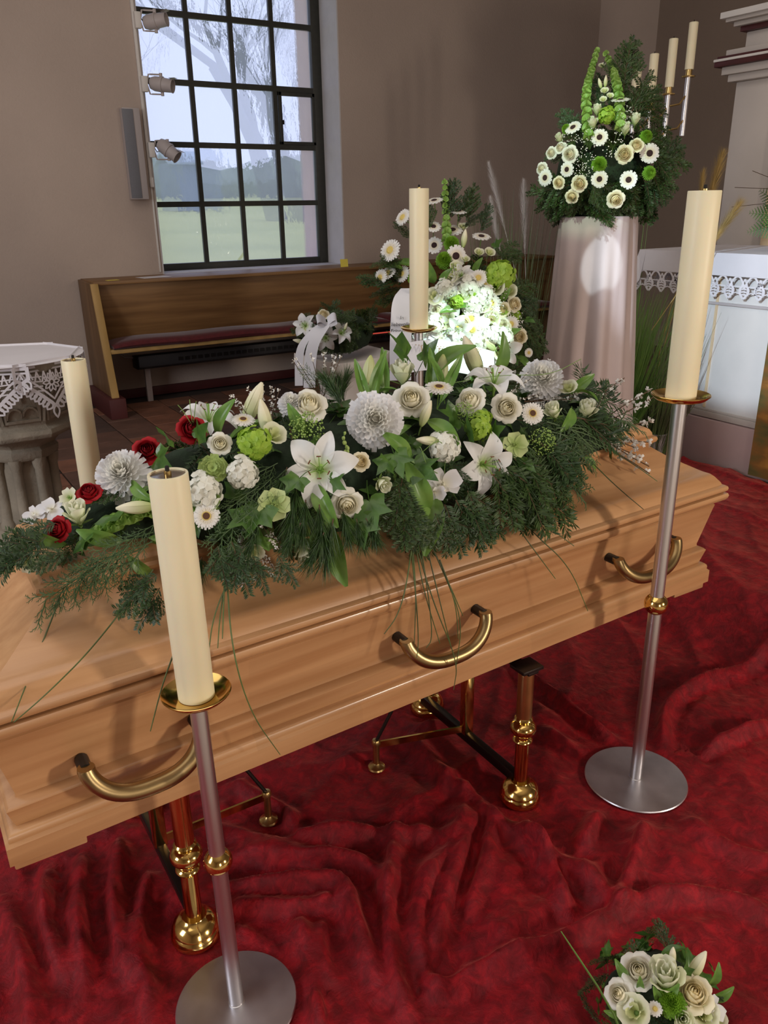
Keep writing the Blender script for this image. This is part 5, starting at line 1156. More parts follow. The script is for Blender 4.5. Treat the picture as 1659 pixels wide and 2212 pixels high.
# ================================================================ draped pedestal under the tall arrangement
PX, PY = 2.955, 2.845
dp = thing('draped_pedestal', 'tall pedestal covered by a pleated ivory satin drape beside the altar', 'pedestal', (PX, PY, .19))
mb = MB(); rings = []; n = 160; rr = random.Random(9)
ph = [(rr.randint(4, 14), rr.uniform(0, 6.28), rr.uniform(.3, 1)) for _ in range(7)]
for i in range(37):
    t = i / 36; z = 1.40 - 1.40 * t; r = .165 + .085 * t ** 1.1
    ring_ = []
    for j in range(n):
        a = 2 * PI * j / n
        f = sum(w * math.sin(m_ * a + p + (1.1 * math.sin(2 * t + p) + .5 * math.sin(5 * t - p)) * .6) for m_, p, w in ph) / 3.2
        amp = .008 + .052 * t ** .55
        # box pedestal under the cloth: rounded-square plan at the top
        sq = 1 / max(abs(math.cos(a - .5)), abs(math.sin(a - .5))) ** (.55 * (1 - t))
        rr_ = r * sq * (1 + 0) + amp * f
        ring_.append((rr_ * math.cos(a), rr_ * math.sin(a), z))
    rings.append(ring_)
mb.loft(rings, False, False)
top = [(p[0] * .98, p[1] * .98, 1.405) for p in rings[0]]
mb.loft([rings[0], top, [(0.01 * math.cos(2 * PI * j / n), .01 * math.sin(2 * PI * j / n), 1.407) for j in range(n)]], False, True)
part('satin_drape', mb, M['drape'], dp, angle=80)
mb = MB(); mb.box(-.11, .11, -.11, .11, 0, 1.39); part('post', mb, M['white_paint'], dp)
# ================================================================ flowers and foliage, one prototype mesh per kind
rf = random.Random(77)
def wrap_petal(mb, a0, span, Rr, flare, z0, h, curl, nu=6, nv=6, m=0):
    rows = []
    for j in range(nv + 1):
        v = j / nv; row_ = []
        rad = Rr * (.22 + .78 * math.sin(v * PI / 2) ** .8) + flare * v ** 3
        wf = math.sin(PI * (.16 + .70 * v)) ** .55
        for i in range(nu + 1):
            u = -1 + 2 * i / nu; a = a0 + u * span * wf
            z = z0 + h * v - curl * v ** 5 - .10 * h * u * u * v
            rr_ = rad * (1 - .05 * u * u) + (.012 * math.sin(7 * u + 3 * a0) * v)
            row_.append((rr_ * math.cos(a), rr_ * math.sin(a), z))
        rows.append(row_)
    mb.grid(rows, m)
def flat_petal(mb, ang, L, W, zc, wprof=.8, cup=.25, r0=.03, nu=4, nv=7, m=0, twist=0, ruffle=0, tip=1.0):
    """petal along a radius; zc(v) gives the height of the midline"""
    rows = []
    for j in range(nv + 1):
        v = j / nv; w = W * math.sin(PI * min(1, max(.03, v ** .8 * .97 + .02))) ** wprof if tip == 1.0 else W * (math.sin(PI * (.05 + .75 * v)) ** wprof)
        row_ = []
        for i in range(nu + 1):
            u = -1 + 2 * i / nu
            x = r0 + (L - r0) * v; y = w * u; z = zc(v) + cup * w * u * u + twist * u * w + ruffle * math.sin(9 * v + 4 * u) * abs(u) * v
            row_.append((x * math.cos(ang) - y * math.sin(ang), x * math.sin(ang) + y * math.cos(ang), z))
        rows.append(row_)
    mb.grid(rows, m)
def ball(mb, c, r, m=0, n=6, k=4, sz=1.0):
    mb.lathe([(r * math.sin(PI * (i + .02) / k * .99), -r * sz * math.cos(PI * i / k)) for i in range(k + 1)], n, c, m)
LIB = {}
def reg(kind, name, main, subs=(), label=None):
    LIB[kind] = (name, main, subs, label)
def core_petal(mb, a0, span, Rr, close, z0, h, lip, nu=6, nv=7, m=0):
    """inner rose petal: bellied and closing towards the top, with a small turned-out lip"""
    rows = []
    for j in range(nv + 1):
        v = j / nv; row_ = []
        rad = Rr * (.30 + .70 * math.sin(min(1, v * 1.25) * PI / 2) ** .7) * (1 - close * max(0, v - .25) ** 1.6 * 1.6) + lip * max(0, v - .8) * 5 * .2
        wf = math.sin(PI * (.18 + .66 * v)) ** .5
        for i in range(nu + 1):
            u = -1 + 2 * i / nu; a = a0 + u * span * wf
            rr_ = rad * (1 + .06 * u)          # spiral overlap
            row_.append((rr_ * math.cos(a), rr_ * math.sin(a), z0 + h * v - .16 * h * abs(u) ** 2.5 * v - lip * max(0, v - .85) * 2))
        rows.append(row_)
    mb.grid(rows, m)
def make_rose(kind, mtl, openness=1.0, label=None):
    mb = MB()
    layers = [(2, 1.9, .075, .75, .55, .0), (3, 1.45, .135, .55, .54, .01), (3, 1.35, .19, .42, .52, .03), (4, 1.1, .25, .28, .47, .05), (5, .92, .31, .10, .41, .09)]
    for k, (n, sp, rr_, cl, h, lp) in enumerate(layers):
        off = rf.uniform(0, 6)
        for i in range(n): core_petal(mb, off + 2 * PI * i / n, sp, rr_, cl, -.28, h * rf.uniform(.95, 1.04), lp)
    mb.lathe([(.0, -.34), (.10, -.30), (.14, -.24), (.0, -.2)], 8, m=1)
    main = mb.mesh(kind, [mtl, G['stem']], angle=80, fix=False)
    subs = []; pms = []
    for i in range(2):
        p = MB(); wrap_petal(p, 0, .80, .35, .15 * openness + .015 * i, -.26, .36 - .05 * i, .17 * openness, 8, 8); pms.append(p.mesh('petal', mtl, angle=80, fix=False))
    for i in range(5): subs.append(('petal', pms[i % 2], 2 * PI * i / 5 + .3))
    reg(kind, 'rose', main, subs, label)
make_rose('rose_white', F_['rose_white']); make_rose('rose_cream', F_['rose_cream'], .9); make_rose('rose_red', F_['rose_red'], .95, 'deep red rose')
def make_bud():
    mb = MB()
    for k, (n, sp, rr_, h) in enumerate([(3, 1.35, .10, .86), (3, 1.25, .19, .86), (3, 1.15, .27, .82)]):
        for i in range(n): wrap_petal(mb, k * .9 + 2 * PI * i / n, sp, rr_, .02 * k, -.45, h, .03)
    main = mb.mesh('rose_bud', F_['rose_bud'], angle=80, fix=False)
    subs = []
    for i in range(3):
        if i == 0: p = MB(); wrap_petal(p, 0, .85, .33, .10, -.42, .68, .10, 7, 7); pm = p.mesh('petal', F_['rose_bud'], angle=80, fix=False)
        subs.append(('petal', pm, 2 * PI * i / 3 + .5))
    sp_ = MB()
    for i in range(5): flat_petal(sp_, i * 2 * PI / 5, .42, .06, lambda v: -.46 + .18 * v, cup=.1)
    sp_.lathe([(.02, -.75), (.03, -.5), (.09, -.48), (.05, -.42)], 7); subs.append(('calyx', sp_.mesh('calyx', G['stem'], fix=False), 0))
    reg('rose_bud', 'rose_bud', main, subs)
make_bud()
def make_lisianthus():
    mb = MB()
    for k, (n, rr_, h, fl_) in enumerate([(3, .16, .55, .05), (5, .30, .50, .16)]):
        for i in range(n): wrap_petal(mb, k * .6 + 2 * PI * i / n, 1.0, rr_, fl_, -.3, h, .08)
    mb.lathe([(.02, -.7), (.03, -.35), (.1, -.3), (.05, -.2)], 7, m=1)
    reg('lisianthus', 'lisianthus', mb.mesh('lisianthus', [F_['hell_w'], G['stem']], angle=80, fix=False))
make_lisianthus()
def make_lily():
    zc = lambda v: -.22 + .42 * v ** .8 - .34 * v ** 3
    pe = []
    for w in (.178, .138):
        p = MB(); flat_petal(p, 0, .56, w, zc, .75, .35, .03, 6, 10, ruffle=.016)
        # crease along the middle
        p.V = [(x, y, z - .03 * math.exp(-(y / .03) ** 2) * math.sin(min(1, max(0, x / .5)) * PI)) for x, y, z in p.V]
        pe.append(p.mesh('petal', F_['lily'], angle=80, fix=False))
    c = MB(); c.lathe([(.02, -.4), (.035, -.25), (.06, -.2), (.02, -.16)], 8); c.tube([(0, 0, -.2), (.02, .0, .0), (.04, .02, .16)], [.018, .014, .02], 6)
    main = c.mesh('lily', G['bell'], fix=False)
    s = MB()
    for i in range(6):
        a = i * PI / 3 + .3; e = (.15 * math.cos(a), .15 * math.sin(a), .13)
        s.tube([(0.01 * math.cos(a), .01 * math.sin(a), -.18), (.08 * math.cos(a), .08 * math.sin(a), .03), e], .007, 4)
        s.tube([(e[0] - .03 * math.sin(a), e[1] + .03 * math.cos(a), e[2]), (e[0] + .03 * math.sin(a), e[1] - .03 * math.cos(a), e[2] + .01)], [.010, .008], 5, m=1)
    subs = [('petal', pe[i % 2], i * PI / 3) for i in range(6)] + [('stamens', s.mesh('stamens', [G['bell'], F_['anther']], fix=False), 0)]
    reg('lily', 'lily', main, subs)
make_lily()
def make_gerbera(kind, eye, ring, n=24, wide=.045, name='gerbera'):
    mb = MB()
    for lay, (L_, z0) in enumerate(((.5, .0), (.44, .025), (.30, .04))):
        for i in range(n if lay < 2 else n - 4):
            a = 2 * PI * (i + .5 * lay) / n + rf.uniform(-.05, .05)
            flat_petal(mb, a, L_ * rf.uniform(.93, 1.03), wide * (1 if lay < 2 else .55), lambda v, z0=z0: z0 + .05 * v - .05 * v * v, .35, .15, .08, 2, 4, tip=0)
    mb.lathe([(.02, -.8), (.025, -.12), (.10, -.06), (.14, -.01)], 8, m=1)
    main = mb.mesh(kind, [F_['gerbera'], G['stem']], angle=80, fix=False)
    d = MB(); d.lathe([(.17, .03), (.165, .06), (.13, .075)], 18, cap0=False, cap1=False); d.lathe([(.13, .072), (.11, .085), (.06, .08), (0, .075)], 16, m=1, cap0=False)
    reg(kind, name, main, [('disc', d.mesh('disc', [F_[ring], F_[eye]]), 0)])
make_gerbera('gerbera', 'brown_eye', 'yellow_eye'); make_gerbera('gerbera_plain', 'yellow_eye', 'yellow_eye', 22); make_gerbera('daisy_small', 'yellow_eye', 'yellow_eye', 14, .07, 'daisy')
make_gerbera('anemone', 'dark_eye', 'dark_eye', 15, .082, 'gerbera')
def make_mum(kind, mtl, N_=170, L0=.30, w0=.050, R0=.20):
    mb = MB(); ga = PI * (3 - math.sqrt(5))
    for i in range(N_):
        t = (i + .5) / N_; ph_ = math.acos(1 - 1.25 * t); th = i * ga
        n_ = Vector((math.sin(ph_) * math.cos(th), math.sin(ph_) * math.sin(th), math.cos(ph_)))
        L_ = L0 * (.45 + .65 * t) * rf.uniform(.9, 1.1)
        tx = Vector((-math.sin(th), math.cos(th), 0)); up_ = n_.cross(tx)
        rows = []
        for j in range(4):
            v = j / 3; c = n_ * (R0 * .55 + L_ * v) + Vector((0, 0, 1)) * (.10 * v * v * (1 - t) - .10 * v * v * t) - Vector((0, 0, .08))
            w = w0 * (.5 + .9 * v - .75 * v ** 3)
            rows.append([tuple(c + tx * w * u - up_ * .5 * w * (u * u - 1) * -1) for u in (-1, 0, 1)])
        mb.grid(rows)
    mb.lathe([(0, -.18), (.16, -.12), (.2, 0), (.12, .06), (0, .1)], 10, m=0)
    reg(kind, 'chrysanthemum', mb.mesh(kind, mtl, angle=80, fix=False))
make_mum('chrysanthemum', F_['mum'], 135, .37, .062, .20); make_mum('mum_green', F_['mum_green'], 150, .26, .045, .30)
def make_lily_bud(kind, name, W, mtl, wrap):
    mb = MB(); prof = []
    rings = []
    for i in range(13):
        t = i / 12; r = W * (math.sin(PI * (.04 + .93 * t) ** .85) ** .75) * .5
        rings.append([(r * (1 + .09 * math.cos(3 * a)) * math.cos(a), r * (1 + .09 * math.cos(3 * a)) * math.sin(a), -.5 + t) for a in [k * PI / 9 for k in range(18)]])
    mb.loft(rings); mb.tube([(0, 0, -.48), (.02, 0, -.65), (.05, 0, -.85)], .028, 6, m=1)
    subs = []
    for i in range(wrap):
        if i == 0:
            p = MB(); rows = []
            for j in range(8):
                v = j / 7; r = W * .5 * 1.07 * math.sin(PI * (.06 + .90 * v) ** .85) ** .75
                rows.append([(r * math.cos(a), r * math.sin(a), -.49 + .985 * v) for a in [(-.55 + 1.1 * q / 4) * (math.sin(PI * (.1 + .85 * v)) ** .6) for q in range(5)]])
            p.grid(rows); pm = p.mesh('petal', mtl, angle=80, fix=False)
        subs.append(('petal', pm, 2 * PI * i / wrap))
    reg(kind, name, mb.mesh(kind, [mtl, G['stem']], angle=80, fix=False), subs)
make_lily_bud('lily_bud', 'lily_bud', .34, F_['bud'], 3); make_lily_bud('tulip', 'tulip', .42, F_['hell_w'], 3)
def make_hydrangea(kind, mtl, N_=46, fs=.13, seed=1):
    r_ = random.Random(seed); mb = MB(); ga = PI * (3 - math.sqrt(5))
    for i in range(N_):
        t = (i + .5) / N_; ph_ = math.acos(1 - 1.35 * t); th = i * ga
        n_ = Vector((math.sin(ph_) * math.cos(th), math.sin(ph_) * math.sin(th), math.cos(ph_)))
        T = Matrix.Translation(n_ * r_.uniform(.26, .46) - Vector((0, 0, .1))) @ (n_ + Vector((r_.uniform(-.3, .3), r_.uniform(-.3, .3), r_.uniform(-.3, .3)))).to_track_quat('Z', 'Y').to_matrix().to_4x4() @ Matrix.Rotation(r_.uniform(0, 6), 4, 'Z')
        f = MB()
        for k in range(4): flat_petal(f, k * PI / 2, fs, fs * .52, lambda v: .02 * v - .05 * v * v, .6, .25, .0, 2, 3, tip=0)
        mb.join(f, T)
    mb.lathe([(0, -.3), (.2, -.22), (.3, -.05), (.2, .1), (0, .2)], 10, m=1)
    reg(kind, 'hydrangea', mb.mesh(kind, [mtl, G['stem']], angle=70, fix=False))
make_hydrangea('hydrangea_white', F_['hyd_w'], 34, .19, seed=1); make_hydrangea('hydrangea_green', F_['hyd_g'], 30, .20, 2)
def make_open(kind, name, mtl, n, L_, W, zc, eye, cup=.3, sub=True):
    p = MB(); flat_petal(p, 0, L_, W, zc, .6, cup, .02, 5, 7, tip=0); pm = p.mesh('petal', mtl, angle=80, fix=False)
    c = MB()
    for i in range(14):
        a = i * 2.4; r = .04 + .006 * i; c.tube([(0, 0, -.05), (r * math.cos(a), r * math.sin(a), .12)], [.006, .012], 4)
    c.lathe([(0, -.12), (.07, -.08), (.08, -.02), (0, .02)], 8); c.tube([(0, 0, -.1), (.02, .02, -.5)], .025, 6)
    reg(kind, name, c.mesh(kind, G[eye], fix=False), [('petal', pm, 2 * PI * i / n) for i in range(n)])
make_open('hellebore', 'hellebore', F_['hell'], 5, .5, .27, lambda v: -.06 + .14 * v - .06 * v * v, 'budgreen')
make_open('hellebore_white', 'hellebore', F_['hell_w'], 5, .5, .22, lambda v: -.1 + .34 * v - .1 * v * v, 'bell')
def make_orchid():
    pw = MB(); flat_petal(pw, 0, .5, .26, lambda v: .03 * v, .55, .15, .02, 5, 6, tip=0, ruffle=.01); pwm = pw.mesh('petal', F_['orchid'], angle=80, fix=False)
    ps = MB(); flat_petal(ps, 0, .46, .13, lambda v: -.03 + .02 * v, .6, .15, .02, 4, 6, tip=0); psm = ps.mesh('sepal', F_['orchid'], angle=80, fix=False)
    c = MB(); flat_petal(c, -PI / 2, .24, .09, lambda v: .04 + .14 * math.sin(PI * v), .6, .5, .0, 4, 5, tip=0); c.lathe([(0, -.05), (.04, .0), (.03, .10), (0, .12)], 8)
    reg('orchid', 'orchid', c.mesh('orchid', F_['orchid'], angle=80, fix=False), [('petal', pwm, .15), ('petal', pwm, PI - .15), ('sepal', psm, PI / 2), ('sepal', psm, -PI / 2 + .75), ('sepal', psm, -PI / 2 - .75)])
make_orchid()
def make_carnation():
    mb = MB()
    for lay in range(5):
        n = 9; rr_ = .5 - .085 * lay; z0 = -.1 + .06 * lay
        for i in range(n):
            a = 2 * PI * (i + .5 * lay) / n + rf.uniform(-.1, .1)
            flat_petal(mb, a, rr_, .17 - .018 * lay, lambda v, z0=z0, q=rf.uniform(.0, .1): z0 + (.08 + q) * v, .5, .2, .02, 6, 4, tip=0, ruffle=.05)
    reg('carnation_green', 'carnation', mb.mesh('carnation_green', F_['carn'], angle=80, fix=False))
make_carnation()
def make_dots(kind, name, mtl, N_, rad, spread, dome, stem=True):
    mb = MB(); r_ = random.Random(len(kind))
    for i in range(N_):
        a = r_.uniform(0, 6.28); q = math.sqrt(r_.random()) * spread; z = dome * (1 - (q / spread) ** 2) + r_.uniform(-.06, .06)
        c = (q * math.cos(a), q * math.sin(a), z); ball(mb, c, rad * r_.uniform(.7, 1.2), 0, 5, 3)
        if stem and i % 2 == 0: mb.tube([(0, 0, -.45), (c[0] * .5, c[1] * .5, -.12), c], .004, 3, caps=False, m=1)
    reg(kind, name, mb.mesh(kind, [mtl, G['stem']], angle=80, fix=False))
make_dots('umbel', 'green_umbel', F_['green_dot'], 170, .030, .48, .2); make_dots('babys_breath', 'babys_breath', F_['white_dot'], 46, .028, .5, .12)
def make_freesia():
    mb = MB(); mb.tube([(0, 0, -.5), (.03, 0, 0), (.12, 0, .45)], .014, 5, m=1)
    for i in range(9):
        t = i / 8; s = .07 - .004 * i; c = (.02 + .1 * t + .09 * (-1) ** i, .05 * math.sin(i), -.35 + .8 * t); ball(mb, c, s, 0, 7, 5, 1.6)
    reg('freesia_bud', 'freesia', mb.mesh('freesia_bud', [G['budgreen'], G['stem']], angle=80, fix=False))
make_freesia()
# leaves lie in their x-z plane, tip towards +z, length 1
def ivy_leaf(mtl, seed):
    r_ = random.Random(seed)
    key = [(0, .55), (.30, .34), (.52, .27), (1.05, .45), (1.35, .30), (1.65, .27), (2.1, .36), (2.5, .26), (2.85, .20), (3.14, .10)]
    out = [(a, r) for a, r in key] + [(-a, r) for a, r in key[-2:0:-1]]
    mb = MB(); vs = [(0, 0, -.12)]
    for f_ in (.5, 1.0):
        for a, r in out:
            x, z = r * math.sin(a) * f_, r * math.cos(a) * f_ * 1.05
            vs.append((x, .10 * abs(x) + .05 * math.sin(3 * a) * f_ - .12 * z * z, z - .12 * (1 - f_)))
    n = len(out); fs = []
    for i in range(n):
        j = (i + 1) % n; fs.append((0, 1 + i, 1 + j)); fs.append((1 + i, 1 + n + i, 1 + n + j, 1 + j))
    mb.add(vs, fs); mb.tube([(0, 0, -.12), (0, -.03, -.4), (.03, -.08, -.62)], .012, 4)
    return mb.mesh('ivy_leaf', mtl, angle=80, fix=False)
def blade_leaf(W, mtl, fold, droop, name):
    mb = MB(); rows = []
    for j in range(10):
        v = j / 9; w = W * math.sin(PI * (.03 + .94 * v) ** .9) ** .8; row_ = []
        for i in range(7):
            u = -1 + i / 3; row_.append((w * u, fold * w * abs(u) - droop * (v - .4) ** 2 + .008 * math.sin(8 * v + 3 * u), -.5 + v))
        rows.append(row_)
    mb.grid(rows); mb.tube([(0, -droop * .16, -.5), (0, -droop * .3, -.65)], .012, 4)
    return mb.mesh(name, mtl, angle=80, fix=False)
LEAF = {'ivy': [('ivy_leaf', ivy_leaf(G['ivy'], 1)), ('ivy_leaf', ivy_leaf(G['leaf_d'], 2))],
        'broad_leaf': [('leaf', blade_leaf(.21, G['leaf_d'], .35, .35, 'leaf')), ('leaf', blade_leaf(.19, G['leaf'], .5, .5, 'leaf'))],
        'tulip_leaf': [('tulip_leaf', blade_leaf(.10, G['leaf'], .8, .25, 'tulip_leaf'))]}
def needle(mb, p, d, L_, w, side, m=0):
    p = Vector(p); d = Vector(d); s = side * w
    mb.add([tuple(p - s * .5), tuple(p + d * L_ * .6 - s), tuple(p + d * L_), tuple(p + d * L_ * .6 + s), ], [(0, 1, 2, 3)], m)
def fir_twig(mtl, seed, flat=.55, nl=.10, nw=.0085, dens=100):
    r_ = random.Random(seed); mb = MB()
    def branch(p0, d, L_, w):
        p0 = Vector(p0); d = Vector(d).normalized(); sd = d.cross(Vector((0, 1, 0))).normalized(); q = p0; pts = [tuple(p0)]
        for k in range(5):
            d = (d + Vector((r_.uniform(-.06, .06), r_.uniform(-.05, .02), r_.uniform(-.03, .03)))).normalized(); q = q + d * L_ / 5; pts.append(tuple(q))
        mb.tube(pts, [w, w * .9, w * .8, w * .7, w * .5, w * .3], 4, caps=False, m=1)
        n = int(L_ * dens)
        for k in range(n):
            t = (k + .5) / n * 5; i = min(4, int(t)); c = Vector(pts[i]).lerp(Vector(pts[i + 1]), t - i)
            for s in (-1, 1):
                a = r_.uniform(-.9, .9) * flat + (.9 if r_.random() < .22 else 0)
                o_ = sd * s * math.cos(a) + Vector((0, 1, 0)) * math.sin(a)
                dd = (o_ + d * r_.uniform(.45, .9)).normalized()
                needle(mb, c, dd, r_.uniform(.75, 1.05) * nl * (1 - .35 * (k / n) ** 3), nw, dd.cross(Vector((0, 1, 0)) + sd * .3 * r_.uniform(-1, 1)).normalized())
        return pts
    main = branch((0, 0, 0), (0, 0, 1), 1.0, .010)
    for k in range(1, 5):
        for s in (-1, 1):
            if r_.random() < .12: continue
            p = Vector(main[k]).lerp(Vector(main[k - 1]), r_.random() * .6); branch(p, (s * r_.uniform(.75, 1.05), r_.uniform(-.1, .1), 1), (.58 - .085 * k) * r_.uniform(.8, 1.1), .006)
    return mb.mesh('fir_twig', [mtl, G['twig']], angle=80, fix=False, smooth=False)
def pine_tuft(seed):
    r_ = random.Random(seed); mb = MB(); mb.tube([(0, 0, 0), (.01, 0, .3), (0, 0, .55)], [.012, .010, .006], 5, m=1)
    for k in range(230):
        t = r_.random(); a = r_.uniform(0, 6.28); sp_ = r_.uniform(.10, .62)
        d = Vector((math.cos(a) * sp_, math.sin(a) * sp_ * .7, 1)).normalized(); p = Vector((0, 0, t * .55)); L_ = r_.uniform(.38, .55)
        s = d.cross(Vector((r_.uniform(-1, 1), r_.uniform(-1, 1), .1))).normalized() * .0045
        mid = p + d * L_ * .55; e = p + d * L_ + Vector((r_.uniform(-.03, .03), r_.uniform(-.06, .02), -.02))
        mb.add([tuple(p - s * .6), tuple(p + s * .6), tuple(mid + s), tuple(mid - s), tuple(e)], [(0, 1, 2, 3), (3, 2, 4)])
    return mb.mesh('pine_tuft', [G['pine'], G['twig']], angle=80, fix=False, smooth=False)
def thuja(seed):
    r_ = random.Random(seed); mb = MB()
    def br(p, d, L_, w, lev):
        p = Vector(p); d = Vector(d).normalized(); pts = [p]; q = p
        for k in range(4):
            d = (d + Vector((r_.uniform(-.10, .10), r_.uniform(-.08, .03), 0))).normalized(); q = q + d * L_ / 4; pts.append(q)
        mb.tube([tuple(x) for x in pts], [w, w * .9, w * .75, w * .6, w * .2], 4, caps=False, m=0)
        if lev < 3:
            n = (9, 6, 4)[lev]
            for k in range(n):
                t = (k + .8) / (n + .6) * 4; i = min(3, int(t)); c = pts[i].lerp(pts[i + 1], t - i); s = -1 if k % 2 else 1
                side = Vector((d.z, 0, -d.x)) * s
                br(c, d * 1.0 + side * r_.uniform(.55, .85) + Vector((0, r_.uniform(-.25, .25), 0)), L_ * (.44 - .22 * k / n) * r_.uniform(.85, 1.2), w * .72, lev + 1)
    br((0, 0, 0), (0, 0, 1), 1.0, .0095, 0)
    return mb.mesh('cypress_sprig', G['thuja'], angle=80, fix=False, smooth=False)
TWIG = {'fir': [('fir_twig', fir_twig(G['fir'], 1)), ('fir_twig', fir_twig(G['fir_b'], 2)), ('fir_twig', fir_twig(G['fir'], 3))],
        'pine': [('pine_tuft', pine_tuft(1)), ('pine_tuft', pine_tuft(2))], 'thuja': [('cypress_sprig', thuja(1)), ('cypress_sprig', thuja(2))]}
def blossom_twig(seed):
    r_ = random.Random(seed); mb = MB()
    for b_ in range(7):
        a = r_.uniform(-.5, .5); pts = [Vector((0, 0, 0))]; d = Vector((math.sin(a), r_.uniform(-.2, .2), math.cos(a)))
        for k in range(4): d = (d + Vector((r_.uniform(-.1, .1), r_.uniform(-.1, .1), 0))).normalized(); pts.append(pts[-1] + d * .24)
        mb.tube([tuple(p) for p in pts], .006, 4, caps=False, m=1)
        for k in range(11):
            t = r_.uniform(1.2, 4); i = min(3, int(t)); c = pts[i].lerp(pts[i + 1], t - i) + Vector((r_.uniform(-.03, .03), r_.uniform(-.03, .03), r_.uniform(-.02, .02)))
            f = MB()
            for q in range(3): flat_petal(f, q * 2.1, .036, .018, lambda v: .015 * v, .6, .5, .0, 2, 2, tip=0)
            mb.join(f, Matrix.Translation(c) @ Matrix.Rotation(r_.uniform(0, 6), 4, 'Z') @ Matrix.Rotation(r_.uniform(-1.2, 1.2), 4, 'X'))
    return mb.mesh('white_blossom_twig', [F_['white_dot'], G['twig']], angle=80, fix=False)
TWIG['fir_short'] = [('fir_twig', fir_twig(G['fir'], 5, .45, .16, .012, 60)), ('fir_twig', fir_twig(G['fir_b'], 6, .45, .17, .012, 58))]
TWIG['blossom'] = [('white_blossom_twig', blossom_twig(1)), ('white_blossom_twig', blossom_twig(2))]

rp_ = random.Random(31)
def place(root, kind, p, d, size, roll=None):
    name, me, subs, label = LIB[kind]
    o = link(name, me, root)
    d = Vector(d).normalized()
    q = Vector((0, 0, 1)).rotation_difference(d) @ Quaternion((0, 0, 1), rp_.uniform(0, 6.28) if roll is None else roll)
    o.rotation_mode = 'QUATERNION'; o.rotation_quaternion = q; o.location = Vector(p) - root.location; s = size; o.scale = (s, s, s)
    if label: o['label'] = label
    for n, m_, rz in subs:
        c = link(n, m_, o); c.rotation_euler = (0, 0, rz)
    return o
def orient(d, n):
    z = Vector(d).normalized(); n = Vector(n); y = n - z * n.dot(z)
    if y.length < 1e-4: y = z.orthogonal()
    y.normalize(); x = y.cross(z)
    return Matrix((x, y, z)).transposed().to_quaternion()
def place_leaf(root, kind, p, d, n, size, pick=None):
    name, me = (rp_.choice(LEAF[kind]) if pick is None else LEAF[kind][pick])
    o = link(name, me, root); o.rotation_mode = 'QUATERNION'; o.rotation_quaternion = orient(d, n); o.location = Vector(p) - root.location; o.scale = (size,) * 3
    return o
def place_twig(root, kind, p, q, n, thick=1.0, pick=None):
    name, me = (rp_.choice(TWIG[kind]) if pick is None else TWIG[kind][pick])
    p = Vector(p); q = Vector(q); L_ = (q - p).length
    o = link(name, me, root); o.rotation_mode = 'QUATERNION'; o.rotation_quaternion = orient(q - p, n); o.location = p - root.location; o.scale = (L_ * thick, L_ * thick, L_)
    return o
def foam(root, c, r, seed=0):
    mb = MB(); rings = []
    for i in range(11):
        ph_ = PI * (i + .03) / 10 * .994; row_ = []
        for j in range(24):
            a = 2 * PI * j / 24; v = Vector((math.sin(ph_) * math.cos(a), math.sin(ph_) * math.sin(a), -math.cos(ph_)))
            k = 1 + .14 * noise.noise(v * 3 + Vector((seed, 0, 0)))
            row_.append((c[0] + r[0] * v.x * k, c[1] + r[1] * v.y * k, c[2] + r[2] * v.z * k))
        rings.append(row_)
    mb.loft(rings); return wpart('moss_filling', mb, G['moss'], root, angle=80)
def bells(root, path, r0=.016, step=.020, name='bells_of_ireland'):
    P = [Vector(p) for p in path]
    for _ in range(2):
        Q = [P[0]]
        for i in range(len(P) - 1): Q += [P[i].lerp(P[i + 1], .25), P[i].lerp(P[i + 1], .75)]
        P = Q + [P[-1]]
    mb = MB(); mb.tube([tuple(p) for p in P], .0035, 6, m=0)
    tot = sum((P[i + 1] - P[i]).length for i in range(len(P) - 1)); d = 0; nx = .03 * tot; k = 0
    for i in range(len(P) - 1):
        sg = P[i + 1] - P[i]; l = sg.length
        while nx < d + l:
            c = P[i] + sg * ((nx - d) / l); t = sg.normalized(); s = r0 * (1.15 - .55 * nx / tot)
            for j in range(4):
                a = j * 2 * PI / 4 + k * .6; o_ = t.orthogonal().normalized(); o_.rotate(Quaternion(t, a)); dr = (o_ + t * .35).normalized()
                f = MB(); f.lathe([(.12 * s, 0), (.45 * s, .35 * s), (.8 * s, .8 * s), (1.0 * s, 1.0 * s)], 8, cap0=True, cap1=False)
                mb.join(f, Matrix.Translation(c) @ dr.to_track_quat('Z', 'Y').to_matrix().to_4x4())
            nx += step * (1 - .35 * nx / tot); k += 1
        d += l
    return wpart(name, mb, G['bell'], root, angle=80, fix=False)
# ================================================================ arrangements
def fill(root, c, r, n, kinds, size, seed, zmin=-.6, keep=None, rad=(.80, .98), droop=.25):
    """green filling: twigs and leaves standing out of the mound all round"""
    g = random.Random(seed); c = Vector(c)
    for i in range(n):
        while True:
            v = Vector((g.gauss(0, 1), g.gauss(0, 1), g.gauss(0, 1))).normalized()
            if v.z > zmin: break
        k = g.uniform(*rad); p = c + Vector((v.x * r[0], v.y * r[1], v.z * r[2])) * k
        if keep and not keep(p): continue
        nrm = Vector((v.x / r[0], v.y / r[1], v.z / r[2])).normalized()
        tang = Vector((g.uniform(-1, 1), g.uniform(-1, 1), g.uniform(-1, .6))); tang = (tang - nrm * tang.dot(nrm)).normalized()
        d = (nrm * g.uniform(.25, .8) + tang + Vector((0, 0, -droop))).normalized(); L_ = g.uniform(*size)
        kd = g.choice(kinds)
        if kd in LEAF: place_leaf(root, kd, p, d, nrm + tang * .2, L_ * .62)
        else: place_twig(root, kd, p - d * L_ * .35, p + d * L_ * .65, nrm)
